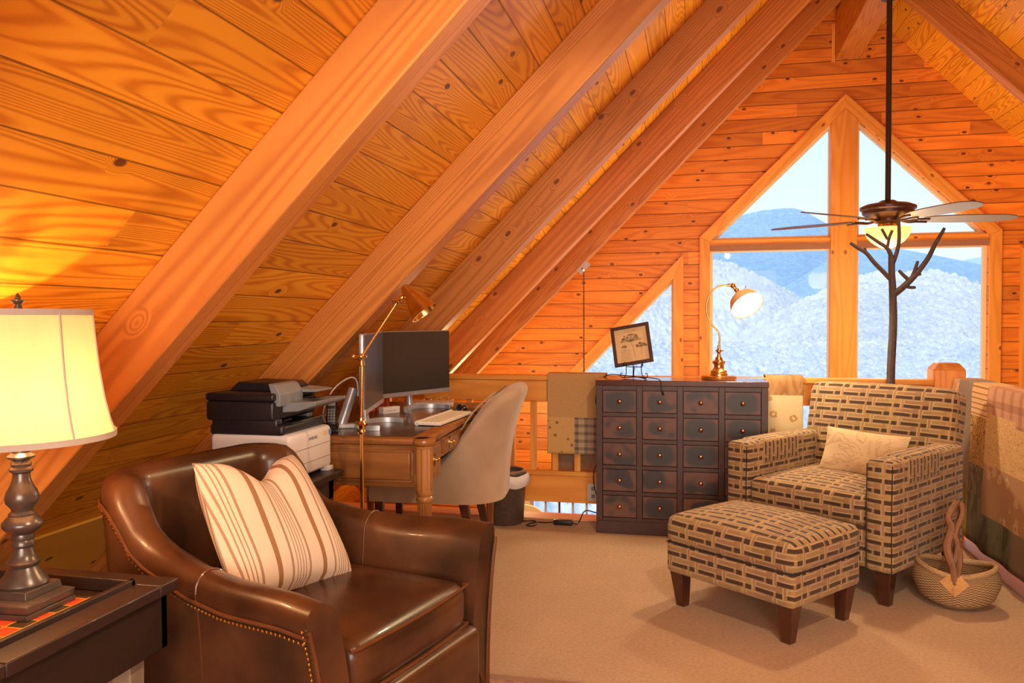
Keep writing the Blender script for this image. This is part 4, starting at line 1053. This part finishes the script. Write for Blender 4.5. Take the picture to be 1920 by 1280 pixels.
o = B().tube([(-.28, 4.70, .9), (-.33, 4.76, .905), (-.42, 4.84, .91), (-.52, 4.86, .91), (-.575, 4.88, .86), (-.60, 4.90, .74), (-.57, 4.90, .66), (-.59, 4.90, .56), (-.575, 4.90, .42), (-.615, 4.92, .30), (-.61, 4.93, .19), (-.57, 4.93, .10)], .0028, 7, smooth=6).build('lamp_cord', M['black']); tag(o, 'thin black cord running over the chest top and down its left side', 'cord')
o = B().tube([(-.42, 4.80, .9), (-.33, 4.78, .905), (-.26, 4.72, .906), (-.215, 4.66, .904), (-.195, 4.622, .893), (-.192, 4.616, .86), (-.185, 4.614, .835)], .0028, 7, smooth=6).cyl((-.185, 4.614, .838), (-.180, 4.614, .815), .006, 8).build('loose_cord', M['black']); tag(o, 'short black cord end hanging over the front of the chest', 'cord')

# ------------------------------------------------------------------ apothecary chest
def chest():
    x0, x1, y0, y1, H = -.566, .392, 4.64, 4.925, .896
    t = thing('apothecary_chest', 'dark apothecary chest of twenty small distressed drawers', 'chest', (x0, y0, 0)); W_, D_ = x1 - x0, y1 - y0
    B().box((-.004, -.006, H - .032), (W_ + .004, D_, H)).build('top', plain('chest_top_lacquer', (.085, .038, .034), .16, coat=.4, var=.2), t, bevel=.004)
    b = B(); b.box((0, .02, .06), (W_, D_ - .005, H - .032)); b.build('carcase', M['chest'], t)
    B().box((0, .004, 0), (W_, D_ - .01, .075)).build('plinth', M['chest'], t, bevel=.004)
    # frame rails standing proud
    cols = [(.036 + k * .2245, .036 + k * .2245 + .197) for k in range(4)]
    k0 = .036; dw = .198; gp = (W_ - 2 * k0 - 4 * dw) / 3; cols = [(k0 + k * (dw + gp), k0 + k * (dw + gp) + dw) for k in range(4)]
    zt = H - .058; dh = .131; gz = (zt - .095 - 5 * dh) / 4; rows = [(zt - k * (dh + gz) - dh, zt - k * (dh + gz)) for k in range(5)]
    b = B(); xs = [0] + [v for c in cols for v in c] + [W_]
    for i in range(0, len(xs), 2): b.box((xs[i], .0, .075), (xs[i + 1], .022, H - .032))
    zs = [.075] + [v for r in reversed(rows) for v in r] + [H - .032]
    for i in range(0, len(zs), 2):
        for c0, c1 in cols: b.box((c0, .003, zs[i]), (c1, .022, zs[i + 1]))
    b.build('face_frame', M['chest'], t, bevel=.0015)
    first = None
    for z0, z1 in rows:
        for c0, c1 in cols:
            g_ = .003
            if first is None:
                w, h = c1 - c0 - 2 * g_, z1 - z0 - 2 * g_
                first = B().box((-w / 2, 0, -h / 2), (w / 2, .02, h / 2)).build('drawer', M['drawer'], t, bevel=.002)
                kn = B().lathe([(.006, 0), (.005, .006), (.011, .011), (.0125, .016), (.010, .021), (.001, .0235)], 18, Matrix.Rotation(R(90), 4, 'X')).build('knob', M['copper'], first); dr = first
            else:
                dr = first.copy(); COL.objects.link(dr); k2 = kn.copy(); COL.objects.link(k2); k2.parent = dr
            dr.location = ((c0 + c1) / 2, .004, (z0 + z1) / 2)
chest()

# ------------------------------------------------------------------ easel and botanical print
es = thing('tabletop_easel', 'black wrought-iron easel with scrolled feet on the chest', 'easel', (-.355, 4.79, .896), -4)
b = B()
for s in (-1, 1):
    b.tube([(s * .045, -.035, .085), (s * .045, -.03, .04), (s * .05, -.025, .02), (s * .062, -.025, .006), (s * .078, -.025, .012), (s * .078, -.025, .03), (s * .066, -.025, .032)], .0026, 7, smooth=5)
    b.tube([(s * .048, -.015, .078), (s * .055, -.05, .078), (s * .055, -.058, .086), (s * .052, -.056, .10)], .0026, 7, smooth=5)
    b.tube([(s * .045, -.02, .075), (s * .04, .03, .22)], .0026, 7)
b.tube([(-.048, -.016, .07), (.048, -.016, .07)], .0026, 7); b.tube([(-.042, .025, .20), (.042, .025, .20)], .0026, 7); b.tube([(-.01, .028, .21), (-.02, .075, .005)], .0026, 7); b.tube([(.0, -.016, .07), (-.01, .03, .005)], .0026, 7)
b.build('iron_frame', M['iron'], es)
def picture():
    t = thing('framed_print', 'dark framed botanical print of a seed head, tilted on the easel', 'picture', (-.355, 4.765, .980), -4)
    t.rotation_euler = Euler((R(-16), R(-10), R(-4)))
    w, h = .232, .245; b = B(); f = .020
    for lo, hi in (((-w / 2, -.008, 0), (w / 2, .008, f)), ((-w / 2, -.008, h - f), (w / 2, .008, h)), ((-w / 2, -.008, f), (-w / 2 + f, .008, h - f)), ((w / 2 - f, -.008, f), (w / 2, .008, h - f))): b.box(lo, hi)
    b.build('frame', M['chest'], t, bevel=.002)
    B().box((-w / 2 + f, .0, f), (w / 2 - f, .004, h - f)).build('paper', M['paper'], t)
    b = B(); rnd = random.Random(5)
    def umbel(cx_, cz_, r, base, n):
        b.tube([(base[0], -.0008, base[1]), ((base[0] + cx_) / 2 + .003, -.0008, (base[1] + cz_) / 2), (cx_, -.0008, cz_ - r * .35)], .0007, 4, smooth=3)
        for k in range(n):
            a = lerp(R(8), R(172), k / (n - 1)); p = (cx_ + r * math.cos(a) * rnd.uniform(.7, 1), cz_ - r * .35 + r * .75 * math.sin(a) * rnd.uniform(.6, 1.0)); b.tube([(cx_, -.0008, cz_ - r * .35), (p[0], -.0008, p[1])], .0008, 4)
            for q in range(7): b.cbox((p[0] + rnd.uniform(-.006, .006), -.0008, p[1] + rnd.uniform(-.004, .004)), (.0032, .0006, .0026))
    umbel(-.002, .165, .062, (.014, .045), 22); umbel(.056, .115, .034, (.05, .05), 14); umbel(-.045, .118, .014, (-.045, .09), 6)
    for k in range(8): b.cbox((-.04, -.0006, .035 + k * .0085), (.07 - .01 * (k % 3), .0005, .0008))
    for k in range(3): b.cbox((.0, -.0006, .205 + k * .006), (.08, .0005, .0006))
    b.build('drawing', M['ink'], t)
picture()

# ------------------------------------------------------------------ brass arc desk lamp
def arc_lamp():
    t = thing('desk_lamp', 'antique brass gooseneck lamp with a lit cream dome shade on the chest', 'lamp', (.130, 4.80, .896))
    B().lathe([(.100, 0), (.102, .003), (.102, .020), (.098, .023), (.055, .024)], 48).build('base', M['brassp'], t)
    B().lathe([(.050, .024), (.050, .034), (.046, .040), (.048, .048), (.034, .058), (.028, .075), (.030, .088), (.036, .092), (.037, .104), (.024, .110), (.020, .122), (.020, .128), (.012, .132), (.009, .150)], 32).sph((0, 0, .165), .016, 14).cyl((-.02, 0, .166), (.026, 0, .166), .0028, 8).cyl((0, 0, .178), (0, 0, .20), .008, 12).build('stem', M['brass'], t)
    pts = [(.002, 0, .195), (.003, 0, .25), (-.010, 0, .285), (-.045, 0, .325), (-.068, 0, .38), (-.068, 0, .45), (-.040, 0, .51), (.0, 0, .54), (.05, 0, .546)]
    B().tube(pts, .0052, 10, smooth=7).build('gooseneck', M['brass'], t)
    b = B(); b.cyl((.045, 0, .546), (.07, 0, .545), .009, 12); b.sph((.078, 0, .543), .016, 12); b.sph((.098, -.002, .518), .014, 12); b.cyl((.078, 0, .543), (.11, 0, .49), .010, 12); b.cyl((.125, 0, .50), (.147, -.01, .535), .0018, 6); b.sph((.147, -.01, .535), .004, 8); b.build('shade_holder', M['brass'], t)
    ax_ = Vector((.42, -.62, -.66)).normalized(); T = Matrix.Translation((.112, .0, .492)) @ ax_.to_track_quat('Z', 'Y').to_matrix().to_4x4()
    out = [(.014, -.004), (.020, .004), (.050, .016), (.074, .038), (.088, .066), (.096, .098), (.0975, .100)]
    B().lathe(out + [(r - .003, z + .0) for r, z in reversed(out[:-1])], 48, T, cap=False).build('lamp_shade', M['enamel'], t, sharp=60)
    B().lathe([(.001, .060), (.05, .066), (.078, .080), (.0905, .092)], 48, T, cap=False).build('diffuser', M['diffuser'], t)
    p = Matrix.Translation((.130, 4.80, .896)) @ T @ Vector((0, 0, .13)); light('desk_lamp_light', 'SPOT', p, 26, (1, .80, .52), .06, target=p + ax_).data.spot_size = R(150)
arc_lamp()

# ------------------------------------------------------------------ patterned armchair, ottoman, cushion
PF, PT = M['pattern'], M['patternt']
def pattern_chair():
    t = thing('patterned_armchair', 'wide armchair in interlocking brown and tan fabric in the railing corner', 'armchair', (.485, 3.90, 0), -36.5)
    Wd, D_ = .833, .80
    B().rbox((0, .40, .245), (Wd - .20, .76, .19), .02, n=2).build('seat_base', PF, t)
    for s in (-1, 1):
        x = s * (Wd / 2 - .062)
        B().rbox((x, .38, .392), (.124, .76, .486), .022, crown=(.004, .006, .006), n=3).build('arm', PF, t)
        c = B().rbox((x, .30, .575), (.134, .36, .135), .026, n=3).build('arm_cover', PT, t); plabel(c, 'loose arm cover in the same fabric turned sideways')
        b = B(); xo = x + s * .058
        for xx in (x - .055, x + .055): b.tube([(xx, .002, .155), (xx, -.004, .40), (xx, .002, .618)], .0022, 6)
        b.build('piping', M['seatgap'], t)
    B().rbox((0, .325, .40), (Wd - .25, .64, .14), .035, crown=(0, .01, .028), n=4).build('seat_cushion', PF, t)
    bk = B().rbox((0, 0, .0), (Wd - .06, .17, .60), .05, crown=(0, .03, .012), n=4, seg=8)
    o = bk.build('backrest', PF, t); o.matrix_local = TR((0, .765, .595), 0, -13)
    for x in (-Wd / 2 + .055, Wd / 2 - .055):
        for y, dy in ((.055, 0), (.72, .05)): B().taper((x, y + dy, 0), (.042, .042), (x, y, .155), (.068, .068)).build('leg', M['leg'], t, bevel=.003)
pattern_chair()
def ottoman():
    t = thing('ottoman', 'square ottoman in interlocking brown and tan fabric in front of the armchair', 'ottoman', (.270, 3.527, 0), -39)
    W_, D_ = .625, .49
    B().rbox((0, 0, .215), (W_, D_, .135), .02, n=3, seg=4).build('body', PF, t)
    B().rbox((0, 0, .335), (W_ + .012, D_ + .012, .125), .042, crown=(.008, .008, .034), n=4, seg=8).build('cushion', PF, t)
    B().rbox((0, 0, .279), (W_ - .004, D_ - .004, .008), .003, n=2, seg=2).build('seam', M['seatgap'], t)
    for x in (-W_ / 2 + .045, W_ / 2 - .045):
        for y in (-D_ / 2 + .045, D_ / 2 - .045): B().taper((x * .97, y * .97, 0), (.040, .040), (x, y, .152), (.066, .066)).build('leg', M['leg'], t, bevel=.003)
ottoman()
xa = Vector((.80, -.59, -.03)).normalized(); upv = Vector((.22, .30, .90)); upv = (upv - xa * upv.dot(xa)).normalized(); fw = upv.cross(xa)
m = Matrix((xa, fw, upv)).transposed().to_4x4(); m.translation = Vector((.800, 4.205, .578))
o = cushion(.42, .24, .11, 'lumbar_pillow', M['cream'], T=m); tag(o, 'cream embroidered lumbar pillow on the patterned armchair', 'pillow')

# ------------------------------------------------------------------ basket
def basket():
    t = thing('willow_basket', 'round woven willow basket with a twisted wooden handle by the armchair', 'basket', (1.105, 3.80, 0), -18); t.scale = (.95, .95, 1.12)
    b = B()
    def fn(u, v):
        a = 2 * PI * u; r = interp(v, [(0, .03), (.15, .09), (.35, .145), (.6, .172), (.8, .170), (1, .150)]); z = interp(v, [(0, .010), (.15, .004), (.35, .03), (.6, .085), (.8, .125), (1, .150)])
        k = 1 + .05 * math.cos(2 * a); return (r * math.cos(a) * k, r * math.sin(a) * .92, z + .012 * math.cos(2 * a) * v + .015 * (1 - v) * abs(math.cos(a)) * 0)
    b.grid(fn, 60, 16)
    b.grid(lambda u, v: tuple(c * f for c, f in zip(fn(u, 1 - v), (.955, .955, 1)))[:2] + (fn(u, 1 - v)[2] + .012 * v,), 60, 16)
    n = 61 * 17
    b.build('woven_body', M['weave'], t, uvfn=lambda co, i: (((i % n) % 61) / 60, ((i % n) // 61) / 16 * .45))
    B().tube([(.152 * math.cos(a) * (1 + .05 * math.cos(2 * a)), .141 * math.sin(a), .152 + .012 * math.cos(2 * a)) for a in [2 * PI * k / 40 for k in range(40)]], .011, 8, close=True).build('rim', M['rope'], t)
    b = B(); b.tube([(0, -.145, .10), (-.005, -.142, .17), (-.03, -.12, .24), (-.015, -.09, .31), (-.03, -.06, .345), (-.01, -.02, .385), (.0, .02, .39), (.02, .05, .37), (.015, .08, .34), (.0, .11, .27), (.0, .135, .18)], .015, 8, rr=[.014, .02, .013, .016, .012, .015], smooth=5)
    b.tube([(.012, -.14, .14), (.02, -.13, .22), (.0, -.10, .29), (.025, -.04, .36), (.02, .0, .392)], .010, 8, rr=[.014, .010, .012], smooth=5); b.tube([(-.01, -.14, .16), (.01, -.12, .26), (-.02, -.10, .30)], .011, 8, smooth=4)
    b.build('handle', M['driftwood'], t)
    b = B()
    for k in range(9):
        s = 1 - k / 9; w = .050 * s + .006; h = .042 * s + .005
        b.tube([(-w, -.150 - .008 * (1 - s), .118), (0, -.158 - .010 * (1 - s), .118 - h), (w, -.150 - .008 * (1 - s), .118), (0, -.146 - .01 * (1 - s), .118 + h)], .0032, 5, close=True)
    b.build('reed_knot', M['reed'], t)
basket()

# ------------------------------------------------------------------ metal twig tree
def twig():
    t = thing('twig_coat_tree', 'tall dark twig-shaped coat tree behind the patterned armchair', 'coat tree', (1.078, 4.87, 0))
    b = B()
    def br(pts, r0, r1, k=4):
        r0 *= 1.22; r1 *= 1.3; b.tube(pts, r0, 9, rr=[r0, (r0 + r1) / 2 * 1.05, r1], smooth=k)
    br([(0, 0, 0), (.006, 0, .5), (-.006, 0, .9), (.004, 0, 1.2), (0, 0, 1.40), (-.006, 0, 1.50), (-.008, 0, 1.60)], .020, .013)
    br([(-.008, 0, 1.46), (-.05, -.01, 1.505), (-.10, -.01, 1.56), (-.140, 0, 1.615), (-.185, 0, 1.645), (-.225, 0, 1.675)], .011, .007)
    br([(-.140, 0, 1.612), (-.150, 0, 1.645)], .007, .006)
    br([(-.008, 0, 1.59), (-.03, 0, 1.64), (-.08, .01, 1.68), (-.14, .01, 1.725)], .011, .006); br([(-.03, 0, 1.64), (-.02, 0, 1.70), (-.005, 0, 1.74)], .007, .006); br([(-.03, 0, 1.69), (-.06, 0, 1.75)], .006, .006)
    br([(-.002, 0, 1.55), (.02, 0, 1.62), (.03, 0, 1.68), (.03, 0, 1.75), (.025, 0, 1.81)], .010, .006)
    br([(.004, 0, 1.38), (.04, -.01, 1.41), (.09, -.01, 1.46), (.13, 0, 1.505), (.18, 0, 1.58), (.215, 0, 1.655), (.25, 0, 1.72), (.262, 0, 1.745)], .016, .006)
    br([(.06, -.01, 1.425), (.09, -.01, 1.418), (.115, -.01, 1.418)], .008, .006); br([(.08, -.01, 1.46), (.05, -.01, 1.49), (.028, -.01, 1.515)], .009, .006); br([(.095, -.01, 1.47), (.115, 0, 1.52), (.128, 0, 1.565)], .009, .006); br([(.12, 0, 1.49), (.145, 0, 1.492)], .008, .006)
    b.build('trunk_and_branches', M['bark'], t)
    B().lathe([(.11, 0), (.11, .012), (.09, .022), (.03, .035), (.02, .05)], 28).build('base', M['iron'], t)
twig()

# ------------------------------------------------------------------ ceiling fan
def fan():
    X, Y = 1.46, 6.78
    t = thing('ceiling_fan', 'five-blade ceiling fan with a lit amber bowl on a long down rod', 'ceiling fan', (X, Y, 0))
    B().cyl((0, 0, 2.15), (.0, 0, 3.80), .021, 14).build('down_rod', M['rod'], t)
    B().lathe([(.06, 3.72), (.065, 3.80)], 20).build('canopy', M['bronze'], t)
    B().lathe([(.022, 2.17), (.05, 2.165), (.075, 2.15), (.16, 2.135), (.205, 2.115), (.205, 2.095), (.19, 2.085), (.185, 2.06), (.15, 2.035), (.10, 2.02), (.10, 2.0), (.09, 1.99), (.06, 1.985)], 48).build('motor_housing', M['bronze'], t)
    for k, a in enumerate((78, 150, 222, 294, 6)):
        bl = B(); prof = [(.26, .05), (.34, .072), (.50, .085), (.70, .085), (.84, .078), (.92, .05), (.95, .02)]
        rings = [[(r, -w, -.004 - .0), (r, w, -.004), (r, w, .004), (r, -w, .004)] for r, w in prof]
        bl.loft(rings); o = bl.build('blade', M['blade'], t); o.matrix_local = TR((0, 0, 2.015), a) @ Matrix.Rotation(R(-12), 4, 'X')
        ib = B(); ib.tube([(.09, 0, .0), (.15, .012, -.012), (.22, .03, -.004), (.30, .035, -.006)], .009, 8, smooth=4).tube([(.09, 0, .0), (.15, -.012, -.012), (.22, -.03, -.004), (.30, -.035, -.006)], .009, 8, smooth=4); ib.build('blade_iron', M['bronze'], t).matrix_local = TR((0, 0, 2.01), a) @ Matrix.Rotation(R(-12), 4, 'X')
    B().lathe([(.07, 1.985), (.075, 1.96), (.10, 1.955), (.10, 1.945)], 32).build('light_fitter', M['brass'], t)
    B().lathe([(.172, 1.95), (.168, 1.92), (.15, 1.88), (.12, 1.845), (.08, 1.815), (.04, 1.795), (.012, 1.79)], 40, cap=False).build('glass_bowl', M['amber'], t)
    b = B(); b.lathe([(.012, 1.79), (.016, 1.78), (.008, 1.77), (.002, 1.76)], 14)
    for dx, L in ((.02, .28), (.05, .46)): b.cyl((dx, -.02, 1.78), (dx, -.02, 1.93 - L), .0016, 5); b.cyl((dx, -.02, 1.93 - L), (dx, -.02, 1.88 - L), .009, 8)
    b.build('pull_chain', M['bronze'], t)
    light('fan_lamp_light', 'POINT', (X, Y, 1.72), 24, (1, .72, .38), .12)
    light('fan_bowl_light', 'POINT', (X, Y - .02, 1.98), 8, (1, .72, .38), .05)
fan()

# ------------------------------------------------------------------ quilts
def quilt(name, label, x0, x1, front_drop, back_drop, cells, T, n=60, wav=.006, seed=0):
    """draped over the rail: local x along the rail, -y is the room side, z up; cells(u_m, s) -> material key; s = distance from the top edge"""
    t = thing(name, label, 'quilt', (0, 0, 0)); t.matrix_world = T
    keys = []; b = B(); topz = .903; hw = .063
    nx = n; S_ = [-(back_drop) + k * (back_drop) / 10 for k in range(10)] + [k * .126 / 6 for k in range(6)] + [.126 + front_drop * k / 26 for k in range(27)]
    def pt(x, s):
        w = math.sin(x * 21 + seed) * .6 + math.sin(x * 9.3 + 1.3 + seed) * .8
        if s < 0: return (x, hw + wav * w * min(1, -s / .4) * .5, topz + s)
        if s <= .126: return (x, hw - s, topz + .004)
        d = s - .126; return (x, -hw - .004 - wav * (w + 1.4) * min(1, d / front_drop) - .012 * d, topz - d)
    vs = [pt(lerp(x0, x1, i / nx), s) for s in S_ for i in range(nx + 1)]; w_ = nx + 1; fs = []; mi = []
    for j in range(len(S_) - 1):
        for i in range(nx):
            fs.append((j * w_ + i, j * w_ + i + 1, (j + 1) * w_ + i + 1, (j + 1) * w_ + i))
            k = cells(lerp(x0, x1, (i + .5) / nx), (S_[j] + S_[j + 1]) / 2 - .126)
            if k not in keys: keys.append(k)
            mi.append(keys.index(k))
    b.v = [Vector(v) for v in vs]; b.f = fs; b.mi = mi
    # uv: along and down
    su = [s for s in S_ for i in range(nx + 1)]
    o = b.build('patchwork', [Q[k] for k in keys], t, uvfn=lambda co, i: (co.x, su[i]), solid=.006, sharp=70)
    return t
def c_left(x, d):
    if d < -.13: return 'back'
    if d < .262: return 'burlap'
    return 'dotted' if x < .165 else 'gplaid'
quilt('beige_quilt', 'beige burlap and plaid patchwork quilt over the railing left of the chest', 0, .36, .49, .62, c_left, TR((-.905, 4.99, 0)), wav=.003)
def c_mid(x, d):
    if d < -.13: return 'back'
    return 'satin' if d < .108 else 'flow'
quilt('floral_quilt', 'brown satin and cream flowered quilt over the railing right of the chest', 0, .21, .34, .3, c_mid, TR((.40, 4.99, 0)), wav=.004, seed=2)
def c_side(x, d):
    # x = distance from the newel post towards the viewer
    if d < -.13: return 'back'
    if x < .12: return 'circ' if d < .10 else 'greyv'
    c = 0 if x < .33 else 1 if x < .56 else 2 if x < .93 else 3 if x < 1.25 else 4
    if c == 0: return 'greyv' if d < .52 else 'green'
    if c == 1: return 'ltan' if d < .14 else 'scroll' if d < .40 else 'dark' if d < .55 else 'dgreen'
    if c == 2: return 'pplaid' if d < .135 else 'cream' if d < .37 else 'leafy' if d < .61 else 'dgreen'
    if c == 3: return 'pplaid' if d < .14 else 'cream' if d < .36 else 'leafy' if d < .62 else 'back'
    return 'satin' if d < .2 else 'scroll' if d < .5 else 'green'
def c_side2(x, d): return c_side(x, d)
quilt('patchwork_quilt', 'long brown and green patchwork quilt over the right railing beside the armchair', .0, 1.9, .80, .5, c_side2, Matrix(((0, 1, 0, 1.47), (-1, 0, 0, 4.90), (0, 0, 1, 0), (0, 0, 0, 1))), n=150, wav=.010, seed=1)

# ------------------------------------------------------------------ hanging wire with bracket on the last rafter
hw_ = thing('hanging_wire', 'thin dark twisted wire hanging from the last rafter left of the window', 'wire', (-.957, 6.97, 0))
b = B()
for s in (0, PI): b.tube([(.004 * math.cos(k * 1.1 + s), .004 * math.sin(k * 1.1 + s), 1.66 - k * .012) for k in range(150)], .0032, 5)
b.build('strand', M['wire'], hw_)
o = B().box((-.045, -.006, -.03), (.075, .008, .03)).cyl((.0, -.01, 0), (.0, -.03, -.02), .01, 8).build('bracket', M['shiny'], hw_); o.matrix_local = TR((-.012, 0, 1.69), 0, 0, -45)

# ------------------------------------------------------------------ rug edge at the bottom of the picture
rg = thing('rug', 'flat brown woven rug at the bottom edge in front of the leather armchair', 'rug', (-.15, 1.75, 0))
B().box((-.75, -.95, 0), (1.0, .93, .008)).build('field', fabric('rug_weave', (.40, .22, .15), (.26, .13, .09), 'flowers', 20), rg)
b = B(); b.box((-.75, .90, .008), (1.0, .93, .010)); b.box((-.75, .83, .008), (1.0, .845, .010)); b.build('border', plain('rug_border', (.30, .17, .12), .95), rg)

# ------------------------------------------------------------------ the room below, glimpsed under the railing
pn = thing('wooden_chair_back', 'cream rounded chair back in the room below, seen under the railing', 'chair', (-1.62, 7.55, -2.62))
B().prism([(.19 * math.cos(R(a)), 1.95 + .12 * math.sin(R(a)) - .0) for a in range(0, 181, 12)] + [(-.19, 1.2), (.19, 1.2)], 0, .03).build('back', M['curtain'], pn)
for x in (-.16, .16): B().box((x - .02, 0, 0), (x + .02, .04, 1.3)).build('leg', M['curtain'], pn)
pl_ = thing('hanging_light', 'cream shallow pendant light of the room below, seen under the railing', 'lamp', (-1.20, 7.1, -.62))
B().lathe([(.02, .08), (.03, .05), (.14, .02), (.15, .005), (.05, 0), (.01, -.05)], 24).build('shade', M['curtain'], pl_); B().cyl((0, 0, .06), (0, 0, .45), .006, 8).build('rod', M['bronze'], pl_)
o = B().box((-.04, 0, 0), (.04, .08, 2.0)).build('pale_column', M['curtain']); o.location = (-1.66 - .1, 8.3, -2.62); tag(o, 'pale square column in the room below', 'column')
bpy.context.view_layer.update()
